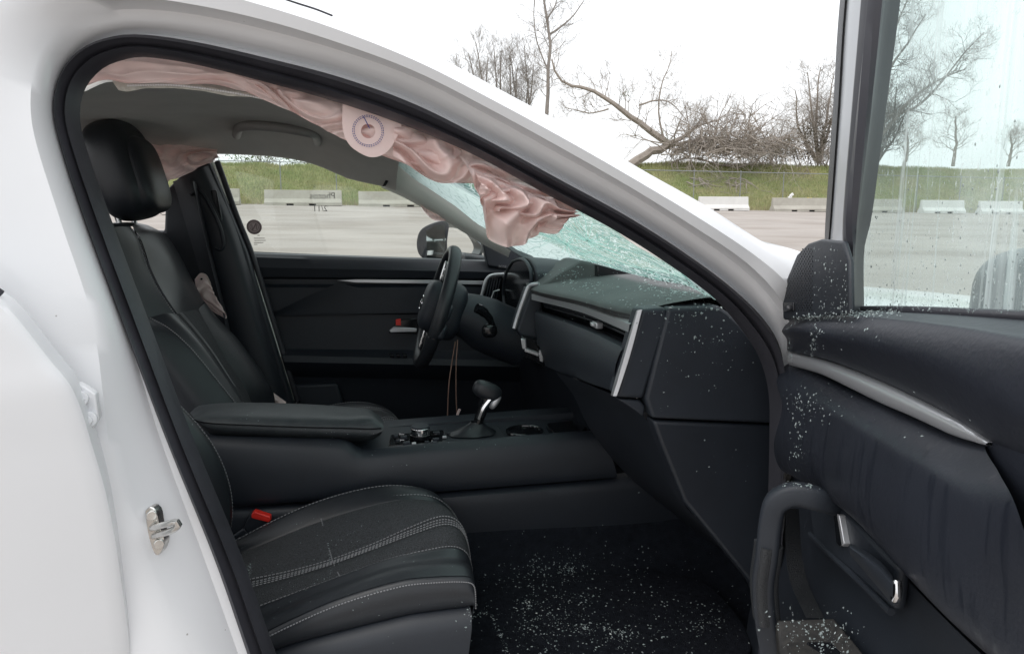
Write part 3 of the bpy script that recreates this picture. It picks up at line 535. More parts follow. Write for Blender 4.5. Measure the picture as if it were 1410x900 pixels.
# ---------------- windscreen, crazed and sagging on the dash
bot = [oY(*p) for p in ((696, 334, 1.34), (712, 345, 1.25), (730, 356, 1.15), (755, 362.5, 1.05), (780, 362, .97), (805, 356, .88), (835, 366, .74), (870, 378, .55), (905, 388, .38), (950, 392, .24), (1000, 418, .08))]
top = [V((.03+.02*math.sin(math.pi*i/10), 1.36-.131*i, 1.43+.035*math.sin(math.pi*i/10))) for i in range(11)]
cs = []
for k in range(13):
    t = k/12; row = []
    for i, (a, b) in enumerate(zip(bot, top)):
        p = a.lerp(b, t); sag = math.sin(math.pi*min(t*1.2, 1))*.02*math.sin(math.pi*i/10)
        row.append(p+V((-.3*sag, 0, -sag))+V((0, 0, .014*noise.noise(p*9))))
    cs.append(row)
def crazed(n, a, dcol):
    tc = n.nodes.new('ShaderNodeTexCoord'); nz = n.nodes.new('ShaderNodeTexNoise'); nz.inputs['Scale'].default_value = 9; n.links.new(tc.outputs['Object'], nz.inputs['Vector'])
    ad = n.nodes.new('ShaderNodeMixRGB'); ad.inputs[0].default_value = .12; n.links.new(tc.outputs['Object'], ad.inputs[1]); n.links.new(nz.outputs['Color'], ad.inputs[2])
    def cracks(sc, w0, stretch):
        mp = n.nodes.new('ShaderNodeMapping'); mp.inputs['Scale'].default_value = stretch; n.links.new(ad.outputs[0], mp.inputs['Vector'])
        v = n.nodes.new('ShaderNodeTexVoronoi'); v.feature = 'DISTANCE_TO_EDGE'; v.inputs['Scale'].default_value = sc; n.links.new(mp.outputs[0], v.inputs['Vector'])
        r = n.nodes.new('ShaderNodeMapRange'); r.inputs[1].default_value = 0; r.inputs[2].default_value = w0; r.inputs[3].default_value = 1; r.inputs[4].default_value = 0; n.links.new(v.outputs['Distance'], r.inputs[0]); return r
    c1, c2, c3 = cracks(30, .05, (1, .7, 1)), cracks(62, .14, (1, .4, 1.3)), cracks(150, .16, (1, 1, 1))
    sx = n.nodes.new('ShaderNodeSeparateXYZ'); n.links.new(ad.outputs[0], sx.inputs[0])
    zone = n.nodes.new('ShaderNodeMapRange'); zone.inputs[1].default_value = .80; zone.inputs[2].default_value = .84; n.links.new(sx.outputs['Y'], zone.inputs[0])     # the shattered corner by the driver
    def mth(op, a_, b_):
        q = n.nodes.new('ShaderNodeMath'); q.operation = op; q.use_clamp = True
        for i, s_ in enumerate((a_, b_)):
            if hasattr(s_, 'outputs'): n.links.new(s_.outputs[0], q.inputs[i])
            else: q.inputs[i].default_value = s_
        return q
    pn_ = n.nodes.new('ShaderNodeTexNoise'); pn_.inputs['Scale'].default_value = 14; pn_.inputs['Detail'].default_value = 5; n.links.new(tc.outputs['Object'], pn_.inputs['Vector'])
    pr = n.nodes.new('ShaderNodeMapRange'); pr.inputs[1].default_value = .42; pr.inputs[2].default_value = .62; pr.inputs[4].default_value = .55; n.links.new(pn_.outputs['Fac'], pr.inputs[0])
    f = mth('MAXIMUM', mth('MAXIMUM', c1, mth('MULTIPLY', c2, .9)), mth('MULTIPLY', c3, .55))
    f = mth('MAXIMUM', mth('MAXIMUM', f, pr), mth('MULTIPLY', zone, .8)); f = mth('MAXIMUM', f, .12)
    col = n.nodes.new('ShaderNodeMixRGB'); col.inputs[1].default_value = (.30, .60, .53, 1); col.inputs[2].default_value = (.80, .92, .90, 1)
    n.links.new(mth('MAXIMUM', mth('MULTIPLY', zone, .85), c2).outputs[0], col.inputs[0])
    c4 = n.nodes.new('ShaderNodeMixRGB'); c4.inputs[2].default_value = (.12, .27, .24, 1); n.links.new(mth('MULTIPLY', c1, .6).outputs[0], c4.inputs[0]); n.links.new(col.outputs[0], c4.inputs[1])
    d = n.nodes.new('ShaderNodeBsdfDiffuse'); n.links.new(c4.outputs[0], d.inputs[0]); tl = n.nodes.new('ShaderNodeBsdfTranslucent'); n.links.new(c4.outputs[0], tl.inputs[0])
    m1 = n.nodes.new('ShaderNodeMixShader'); m1.inputs[0].default_value = .6; n.links.new(d.outputs[0], m1.inputs[1]); n.links.new(tl.outputs[0], m1.inputs[2])
    m2 = n.nodes.new('ShaderNodeMixShader'); n.links.new(f.outputs[0], m2.inputs[0]); n.links.new(a.outputs[0], m2.inputs[1]); n.links.new(m1.outputs[0], m2.inputs[2]); return m2
loft('windscreen', cs, glass('crazed_glass', (.72, .90, .84), .05, crazed), car, nu=60, nv=24)

def WS(u, v):
    i = min(max(u, 0), 1)*10; k = min(max(v, 0), 1)*12; i0, k0 = min(int(i), 9), min(int(k), 11); a_ = cs[k0][i0].lerp(cs[k0][i0+1], i-i0); b_ = cs[k0+1][i0].lerp(cs[k0+1][i0+1], i-i0); return a_.lerp(b_, k-k0)
rcx = random.Random(9); ck = []
for cu, cv_, n__ in ((.60, .22, 34), (.80, .30, 22)):
    for q in range(n__):
        an, L_ = 6.283*q/n__+rcx.uniform(-.12, .12), rcx.uniform(.12, .42); pts = []; u, v = cu, cv_
        for st in range(9):
            pts.append(WS(u, v)+V((0, -.001, -.001))); an += rcx.gauss(0, .16); u += math.cos(an)*L_/8*.8; v += math.sin(an)*L_/8
            if not (0.02 < u < .98 and .01 < v < .98): break
        if len(pts) > 2: ck.append(tubeg(pts, [.0008]*len(pts), 4))
cw = bpy.data.materials.new('crack_white'); cw.use_nodes = True; cn = cw.node_tree; tl_ = cn.nodes.new('ShaderNodeBsdfTranslucent'); tl_.inputs[0].default_value = (.85, .95, .93, 1); cn.links.new(tl_.outputs[0], cn.nodes['Material Output'].inputs[0])
obj('crack_lines', *merge(ck), cw, car, kind='stuff')
# ---------------- dashboard
da = empty('dashboard', (0, 0, 0), car)
K0 = [V((.66, y, 1.115)) for y in (.12, .3, .5, .8, 1.1, 1.56)]
K1 = [oY(*p) for p in ((880, 431, .145), (845, 424, .24), (800, 412, .45), (733, 397, .80), (724, 392, .86), (718, 388, .92))]
K1 = K1[:4]+[V((.40, 1.1, 1.075)), V((.38, 1.56, 1.05))]
mK = lambda t, dz: [a.lerp(b, t)+V((0, 0, dz)) for a, b in zip(K1, K0)]
loft('top_pad', [[p+V((.004, 0, -.014)) for p in K1], [p+V((-.002, 0, -.006)) for p in K1], K1, mK(.06, .006), mK(.3, .013), mK(.6, .014), mK(1, 0)], dusty, da, nu=50, nv=30)
st0 = [oY(*p) for p in ((867, 446, .147), (800, 422, .45), (732, 405, .80))]; st1 = [oY(*p) for p in ((865, 457, .147), (800, 430, .45), (732, 412.5, .80))]
loft('accent_strip', [[p+V((.012, 0, .004)) for p in st0], st0, st1, [p+V((.014, 0, -.003)) for p in st1]], satin, da, nu=30)
v0 = [p+V((.016, 0, -.002)) for p in st1]; v1 = [oY(*p)+V((.016, 0, 0)) for p in ((858, 478, .150), (800, 450, .45), (737, 428, .79))]
loft('vent_slot', [v0, [a.lerp(b, .3)+V((.03, 0, 0)) for a, b in zip(v0, v1)], [a.lerp(b, .75)+V((.03, 0, 0)) for a, b in zip(v0, v1)], v1], gloss, da, nu=20)
for t in (.35, .6): tube('vent_vane', [a.lerp(b, t)+V((.012, 0, 0)) for a, b in zip(v0, v1)], .0022, plas, da, n=6, res=20)
c = v0[0].lerp(v0[1], .72).lerp(v1[0].lerp(v1[1], .72), .5); obj('vent_tab', *merge([boxg(c+V((-.004, .0, 0)), .014, .03, .012), boxg(c+V((-.012, .01, 0)), .006, .012, .008)]), satin, da, bevel=.002)
f0 = [p+V((-.014, 0, -.001)) for p in v1]; f1 = [oY(*p) for p in ((849, 540, .152), (800, 523, .40), (752, 505, .76))]
gl = [f0, [a.lerp(b, .1)+V((-.006, 0, 0)) for a, b in zip(f0, f1)], [a.lerp(b, .5)+V((-.010, 0, 0)) for a, b in zip(f0, f1)], [a.lerp(b, .9)+V((-.002, 0, 0)) for a, b in zip(f0, f1)], f1, [p+V((.035, 0, -.010)) for p in f1], [p+V((.16, 0, -.05)) for p in f1]]
loft('glovebox_lid', [[p+V((.016, 0, .0)) for p in f0]]+gl, plas2, da, nu=30, nv=24)
# lower dash curving into the footwell
g0 = ys([(850, 546), (884, 571), (905, 602), (940, 690), (985, 738), (1022, 778), (1040, 800)], .16); g1 = ys([(765, 512), (790, 545), (812, 590), (862, 652), (925, 705), (968, 738), (985, 745)], .56)
gq = [g0, [a.lerp(b, .05)+V((.002, 0, 0)) for a, b in zip(g0, g1)], [a.lerp(b, .5)+V((.012, 0, -.004)) for a, b in zip(g0, g1)], g1]
loft('lower_panel', gq, plas, da, nu=40, nv=12)
vs, fs = dashes([a.lerp(b, .01)+V((-.002, 0, 0)) for a, b in zip(g0, g1)][2:6], 1, .0012, 1); obj('panel_seam', vs, fs, plas2, da)
# end block with satin blade, side cap
slab('vent_end_block', ys([(884, 426), (917, 423), (921, 437), (886, 549), (849, 547)], .118), (0, .05, 0), plas2, da, .006)
loft('satin_blade', [ys([(876, 428), (860, 480), (846, 525), (841, 544)], .135), ys([(878, 427), (863, 480), (850, 525), (844, 545)], .112), ys([(884, 426), (870, 480), (856, 525), (849, 545)], .110), ys([(885, 427), (871, 480), (857, 525), (850, 546)], .130)], satin, da, nu=20)
slab('side_cap', ys([(920, 424), (990, 421), (1004, 430), (1020, 446), (1045, 480), (1068, 515), (1082, 545), (1086, 584), (898, 576), (889, 548)], .114), (0, .06, 0), plas2, da, .006)
kick = slab('kick_panel', ys([(899, 579), (1088, 587), (1084, 690), (1078, 900), (1040, 810), (1018, 782), (985, 742), (942, 690), (908, 606)], .118), (0, .04, 0), plas, da, .006)
slab('hinge_flap', ys([(850, 549), (882, 551), (889, 560), (886, 574), (876, 566)], .125), (0, .03, 0), plas2, da, .004)
# centre: screen hump, climate toggles, centre vent
slab('screen_hood', [oY(*p) for p in ((742, 396, .78), (764, 380, .78), (800, 358, .76), (822, 363, .72), (822, 393, .72), (800, 399, .72))], (.0, .16, .0), dusty, da, .008)
slab('display', [oY(*p) for p in ((823, 364, .70), (850, 371, .70), (876, 378, .70), (850, 388, .70), (823, 393, .70))], (0, .12, 0), gloss, da, .002)
tube('centre_blade', [oY(*p) for p in ((742, 391, .80), (729, 394, .82), (721, 412, .825), (712, 438, .83), (708, 452, .83))], .0055, satin, da, res=24)
slab('centre_block', [oY(*p) for p in ((731, 398, .82), (745, 400, .82), (748, 470, .82), (724, 470, .82), (712, 455, .82))], (0, .10, 0), plas2, da, .006)
slab('toggle_bezel', [oY(*p) for p in ((717, 462, .79), (744, 468, .79), (750, 505, .79), (722, 492, .79))], (.01, .03, 0), gloss, da, .004)
for a in (((717, 466), (724, 467), (725, 482), (719, 480)), ((739, 468), (745, 469), (746, 477), (740, 476)), ((742, 482), (748, 483), (748, 499), (743, 497)), ((723, 479), (742, 486), (742, 491), (722, 484))):
    slab('toggle', [oY(p[0], p[1], .775) for p in a], (.004, .014, 0), satin if a[0][0] != 739 else plas2, da, .002)
# instrument binnacle, driver vent, knee panel
cl = empty('instrument_cluster', (0, 0, 0), car)
oc = [oX(*p, .385) for p in ((706, 360), (716, 357), (724, 360), (731, 374), (731, 392), (724, 412), (716, 428), (705, 433), (697, 426), (693, 408), (694, 390), (698, 374))]
slab('screen', oc, (.03, 0, 0), gloss, cl, .003, smooth_n=40)
tube('bezel', cr(oc+[oc[0]], 50), .005, plas2, cl, n=8)
hc = sum(oc, V())/len(oc); slab('hood', [hc+(p-hc)*1.10+V((.008, 0, 0)) for p in oc], (.12, 0, -.01), plas, cl, .006, smooth_n=40)
slab('wedge', [oY(*p) for p in ((697, 341, 1.2), (714, 336, 1.2), (766, 380, .92), (742, 378, .95), (724, 358, 1.05))], (.01, .1, 0), plas, cl, .006)
dv = empty('driver_vent', (0, 0, 0), car)
slab('back', ys([(672, 381), (693, 378), (690, 432), (660, 428)], 1.39), (0, .04, 0), gloss, dv, .003)
tube('frame', ys([(694, 377), (676, 379), (669, 386), (664, 403), (659, 422)], 1.365), .005, satin, dv, res=24)
for k in range(5): tube('vane', ys([(675+3.4*k, 384), (665+3.8*k, 428)], 1.375), .0022, plas2, dv, n=6)
tube('vent_tab', ys([(676, 412), (680, 401), (688, 399)], 1.362), .0022, satin, dv, n=6)
slab('knee_panel', [V((.43, .80, .99)), V((.40, 1.1, 1.03)), V((.40, 1.53, 1.03)), V((.46, 1.53, .70)), V((.55, 1.53, .40)), V((.55, .70, .40)), V((.50, .70, .72))], (.05, 0, 0), plas, da, .01)
# ---------------- steering wheel
sw = empty('steering_wheel', (0, 0, 0), car)
Cw = V((.150, 1.12, .992)); uw = V((.115, 0, .351)).normalized(); rw = V((0, -1, 0)); aw = V((-uw.z, 0, uw.x))       # aw faces the driver
W = lambda u, r, a=0: Cw+uw*u+rw*r+aw*a
RR = .172
rim = [W(RR*math.cos(2*math.pi*i/72), RR*math.sin(2*math.pi*i/72)) for i in range(73)]
def torus(path, r, n=14):
    vs, fs = [], []; N = len(path)-1
    for i in range(N):
        p = path[i]; o = (p-Cw).normalized()
        for k in range(n): q = 2*math.pi*k/n; vs.append(p+o*(r*.92*math.cos(q))+aw*(r*1.15*math.sin(q)))
    return vs, [(i*n+k, i*n+(k+1) % n, ((i+1) % N)*n+(k+1) % n, ((i+1) % N)*n+k) for i in range(N) for k in range(n)]
obj('rim', *torus(rim, .0165), leather, sw)
mw = Matrix((( aw.x, rw.x, uw.x), (aw.y, rw.y, uw.y), (aw.z, rw.z, uw.z)))
obj('hub', *superg(W(0, 0, .012), .034, .068, .075, .6, rot=mw), plas2, sw)
obj('hub_back', *superg(W(0, 0, -.035), .045, .075, .085, .6, rot=mw), plas2, sw)
for nm, u, r in (('spoke', .115, 0), ('spoke', -.115, 0)):
    obj(nm, *superg(W(u, r, -.008), .013, .032, .06, .5, rot=mw), plas2, sw); s_ = 1 if u > 0 else -1
    obj('switch_pad', *superg(W(u-.012*s_, .006, .006), .006, .022, .036, .45, rot=mw), gloss, sw)
    obj('switch_trim', *superg(W(u-.010*s_, -.012, .012), .004, .005, .032, .5, rot=mw), chrome, sw)
    for k in range(3): obj('button', *superg(W(u-.012*s_+.02*(k-1), .010, .011), .003, .008, .0075, .5, rot=mw), plas, sw)
for s_ in (-1, 1): obj('spoke', *superg(W(-.028*s_-.02, .115, -.014), .014, .062, .024, .5, rot=mw), plas2, sw)
tube('stitch_ring', [W(RR*math.cos(a), RR*math.sin(a)) + (aw*math.cos(b)*.0195+(W(RR*math.cos(a), RR*math.sin(a))-Cw).normalized()*math.sin(b)*.0155) for a in (R_(112),) for b in [2*math.pi*i/24 for i in range(25)]], .0009, gloss, sw, n=5)
em = lambda x, y: W(y, x, .0465)
obj('emblem', *merge([tubeg([em(.026*math.cos(2*math.pi*i/40), .021*math.sin(2*math.pi*i/40)) for i in range(41)], .0022, 6), tubeg(cr([em(-.024, .006), em(-.010, .006), em(0, -.010), em(.010, .006), em(.024, .006)], 24), .0024, 6)]), chrome, sw)
# column and stalk
cl2 = empty('steering_column', (0, 0, 0), car)
cp = [W(0, 0, -.05), W(0, 0, -.11), W(-.012, 0, -.18), W(-.02, 0, -.28)]
obj('shroud', *tubeg(cr(cp, 16), [.058+.024*min(i/7, 1) for i in range(16)], 22), plas2, cl2)
tube('stalk', [oY(*p) for p in ((681, 458, 1.00), (675, 440, .985), (664, 428, .975), (656, 424, .97))], [.009, .009, .011, .014, .014], gloss, cl2, n=14, res=14)
obj('stalk_socket', *superg(oY(674, 455, .99), .022, .012, .020, .8), gloss, cl2)
tube('hanging_wire', [oY(*p) for p in ((627, 470, 1.02), (622, 500, 1.01), (618, 530, 1.0), (616, 575, 1.0))], .0016, wirem, cl2, n=6, res=20)
tube('hanging_wire', [oY(*p) for p in ((630, 468, 1.02), (628, 505, 1.0), (628, 540, 1.0), (629, 568, 1.0))], .0016, wirem, cl2, n=6, res=20)
tube('wire_end', [oY(*p) for p in ((633, 563, .98), (630, 570, .98), (631, 575, .98))], .004, pink, cl2, n=6)
# ---------------- console
co = empty('centre_console', (0, 0, 0), car)
nt0 = ys([(270, 601), (300, 603), (400, 606), (468, 607.5), (484, 613), (498, 621.5), (545, 617.5), (620, 611), (700, 604), (798, 597), (830, 596)], .60)
nl = lambda pts, y: ys(pts, y)
up_b = ys([(290, 692), (318, 694), (400, 690), (460, 686.5), (480, 685), (500, 683.5), (545, 680), (600, 676), (700, 668), (800, 660), (850, 656)], .575)
loft('side_panel', [[p+V((0, .03, -.003)) for p in nt0], [p+V((0, .010, .003)) for p in nt0], nt0, [a.lerp(b, .12)+V((0, -.012, 0)) for a, b in zip(nt0, up_b)], [a.lerp(b, .5)+V((0, -.014, 0)) for a, b in zip(nt0, up_b)], up_b, [p+V((0, .02, -.006)) for p in up_b]], plas, co, nu=50, nv=24)
lo_t = ys([(290, 700), (318, 700), (400, 696), (490, 690), (545, 685), (600, 680.5), (700, 672), (800, 664), (880, 656)], .585); lo_b = ys([(300, 765), (330, 762), (400, 760), (490, 756), (545, 754), (640, 750), (740, 746), (860, 741), (970, 738)], .57)
loft('lower_side', [[p+V((0, .03, .002)) for p in lo_t], lo_t, [a.lerp(b, .1)+V((0, -.012, 0)) for a, b in zip(lo_t, lo_b)], lo_b, [p+V((0, .0, -.05)) for p in lo_b]], plas, co, nu=50, nv=18)
zt = .738
def tp(px, py, dz=0): return oZ(px, py, zt+dz)
slab('top_tray', [tp(495, 620, -.012), tp(545, 615, -.012), tp(800, 598, -.012), tp(820, 566, -.012), tp(700, 570, -.012), tp(525, 583, -.012)], (0, 0, -.05), plas2, co, .004)
far_r = [oY(*p) for p in ((515, 588, .82), (560, 584, .82), (650, 577, .82), (740, 570, .82), (800, 566, .82))]
loft('far_rim', [[p+V((0, -.012, -.02)) for p in far_r], [p+V((0, -.010, .0)) for p in far_r], [p+V((0, .03, .006)) for p in far_r], [p+V((0, .05, -.004)) for p in far_r], [p+V((0, .06, -.22)) for p in far_r]], plas2, co, nu=30)
slab('switch_plate', [tp(535, 613, -.004), tp(618, 607, -.004), tp(610, 591, -.004), tp(538, 598, -.004)], (0, 0, -.02), gloss, co, .002)
dc = tp(579, 602)+V((0, 0, .004))
obj('dial_base', *cylg(dc, (0, 0, 1), .026, .012, 32), gloss, co, bevel=.002); obj('dial_ring', *cylg(dc+V((0, 0, .012)), (0, 0, 1), .0225, .018, 32), chrome, co, bevel=.002); obj('dial_cap', *cylg(dc+V((0, 0, .022)), (0, 0, 1), .0215, .006, 32), plas2, co, bevel=.002)
for q in ((556, 603), (600, 606), (601, 597), (560, 611), (598, 611)): obj('button', *boxg(tp(*q)+V((0, 0, .002)), .016, .010, .008), plas2, co, bevel=.002)
for q in ((548, 607), (612, 602), (618, 597), (545, 601), (570, 611), (588, 609)): obj('button', *boxg(tp(*q)+V((0, 0, .001)), .010, .008, .006), satin if q[0] in (612, 570) else plas2, co, bevel=.0015)
for q in ((553, 599), (597, 600)): obj('button_edge', *boxg(tp(*q)+V((0, 0, .004)), .012, .002, .005), chrome, co)
slab('boot_frame', [tp(608, 607, -.003), tp(700, 602, -.003), tp(685, 584, -.003), tp(612, 588, -.003)], (0, 0, -.02), plas, co, .004)
bt = tp(650, 596)
vs, fs = [], []
for j in range(9):
    t = j/8
    for i in range(28):
        a = 2*math.pi*i/28; rr = (1-t)**1.25; fold = 1+.16*math.sin(3*a+5*t)*math.sin(math.pi*t)+.06*math.sin(7*a-6*t)
        vs.append(bt+V((.058*math.cos(a)*(rr*fold*.75+.26)+.012*t, .034*math.sin(a)*(rr*fold*.75+.3), .028*t)))
obj('shift_boot', vs, [(j*28+i, j*28+(i+1) % 28, (j+1)*28+(i+1) % 28, (j+1)*28+i) for j in range(8) for i in range(28)], leather, co)
lv0 = bt+V((.010, 0, .012)); kb = oY(672, 541, bt.y)
tube('lever', [lv0, lv0.lerp(kb, .5), kb], [.012, .0125, .016], gloss, co, n=14, res=12)
tube('lever_blade', [lv0.lerp(kb, .3)+V((-.002, -.010, 0)), lv0.lerp(kb, .6)+V((-.001, -.011, 0)), kb+V((.004, -.011, -.012))], .0075, chrome, co, n=8, res=10)
obj('shift_knob', *superg(kb+V((-.002, 0, .006)), .036, .021, .021, .7, rot=Matrix.Rotation(R_(24), 3, 'Y')), leather, co)
obj('shift_release', *superg(kb+V((.016, -.004, -.02)), .009, .013, .02, .7, rot=Matrix.Rotation(R_(35), 3, 'Y')), satin, co)
for q in ((722, 594),): 
    c = tp(*q)
    obj('cup_holder', *merge([tubeg([c+V((math.cos(2*math.pi*i/32)*.042, math.sin(2*math.pi*i/32)*.042, .002)) for i in range(33)], .004, 8), cylg(c+V((0, 0, -.002)), (0, 0, 1), .040, .006, 32)]), gloss, co)
slab('front_tray', [tp(762, 597, .002), tp(798, 594, .002), tp(788, 578, .002), tp(752, 582, .002)], (0, 0, -.02), gloss, co, .004)
# armrest lid
a0 = ys([(262, 568), (275, 558), (330, 554), (420, 556), (480, 560), (508, 563), (521, 571)], .80); a1 = ys([(264, 571), (280, 562), (340, 561), (425, 564), (480, 568), (510, 568), (526, 577)], .70); a2 = ys([(266, 574), (285, 572), (345, 575), (430, 577), (480, 578), (512, 577), (528, 584)], .62); a3 = ys([(272, 580), (290, 588), (345, 592), (430, 595), (480, 597), (512, 598), (527, 593)], .60); a4 = ys([(280, 590), (296, 600), (345, 603), (430, 606), (480, 607), (508, 606), (522, 600)], .63)
loft('armrest_lid', [[p+V((0, .05, -.02)) for p in a0], a0, a1, a2, a3, a4], mat('armrest_hide', (.024, .029, .034), .5, bump=(220, .4, .001), var=(25, (.045, .052, .056))), co, nu=40, nv=30)
tube('lid_seam', [p+V((0, -.001, .000)) for p in ys([(268, 578), (287, 582), (345, 585), (430, 588), (480, 589), (510, 590), (525, 589)], .598)], .0016, gloss, co, n=5, res=30)
slab('bin', [V((-.46, .62, .74)), V((-.03, .62, .72)), V((-.03, .62, .55)), V((-.46, .62, .55))], (0, .2, 0), plas, co, .01)
# ---------------- floor
fl = loft('floor_carpet', [[V((x, .03, .44)) for x in (-1.7, -.6, .2, .75, .95)], [V((x, .14, z)) for x, z in ((-1.7, .42), (-.6, .42), (.2, .42), (.72, .43), (.95, .62))], [V((x, .45, z)) for x, z in ((-1.7, .42), (-.6, .42), (.2, .43), (.72, .44), (.95, .62))], [V((x, .54, z)) for x, z in ((-1.7, .46), (-.6, .46), (.2, .47), (.72, .48), (.95, .64))], [V((x, .60, z)) for x, z in ((-1.7, .56), (-.6, .56), (.2, .56), (.72, .56), (.95, .66))], [V((x, 1.0, z)) for x, z in ((-1.7, .42), (-.6, .42), (.2, .42), (.72, .43), (.95, .62))], [V((x, 1.52, .42)) for x in (-1.7, -.6, .2, .75, .95)]], carpet, car, nu=40, nv=40)
matm = mat('mat_pile', (.008, .009, .012), .98, spec=.05, bump=(500, 1, .004), var=(90, 1.2))
slab('floor_mat', [V((.12, .12, .437)), V((.50, .12, .437)), V((.66, .16, .442)), V((.68, .40, .446)), V((.58, .46, .447)), V((.14, .46, .446))], (0, 0, .012), matm, None, .004, smooth_n=60, label='black carpet floor mat covered with broken glass in the passenger footwell', cat='floor mat')
slab('firewall', [V((.93, .0, .4)), V((.93, 1.52, .4)), V((.93, 1.52, 1.02)), V((.93, .0, 1.02))], (.03, 0, 0), carpet, car, .0)
slab('sill', [V((-1.6, -.06, .36)), V((.75, -.06, .36)), V((.75, -.06, .46)), V((-1.6, -.06, .46))], (0, .12, 0), paint, car, .015)
slab('rear_light_block', [V((-1.62, .0, .4)), V((-1.62, 1.55, .4)), V((-1.62, 1.55, 1.15)), V((-1.62, .0, 1.15))], (.03, 0, 0), plas, car, .0)  # unseen panel added to stop light leaking in through the open rear cabin
hood = [[V((x, y, 1.085+c-(x-.7)*.09-.05*max(x-1.6, 0)**2)) for x in (.68, 1.0, 1.4, 1.8, 2.1)] for y, c in ((-.10, -.16), (-.09, -.05), (-.02, -.01), (.3, .015), (.75, .03), (1.2, .015), (1.55, -.02), (1.62, -.16))]
loft('bonnet', hood, paint, car, nu=30, nv=30, flip=(1, .7, 5))
loft('front_wing', [[V((x, -.11-.03*math.sin((x-.6)*2), .94-(x-.7)*.06)) for x in (.70, 1.1, 1.6, 2.1)], [V((x, -.15-.03*math.sin((x-.6)*2), .78)) for x in (.70, 1.1, 1.6, 2.1)], [V((x, -.14, .45)) for x in (.70, .85, 1.6, 2.1)]], paint, car, nu=20, nv=12)
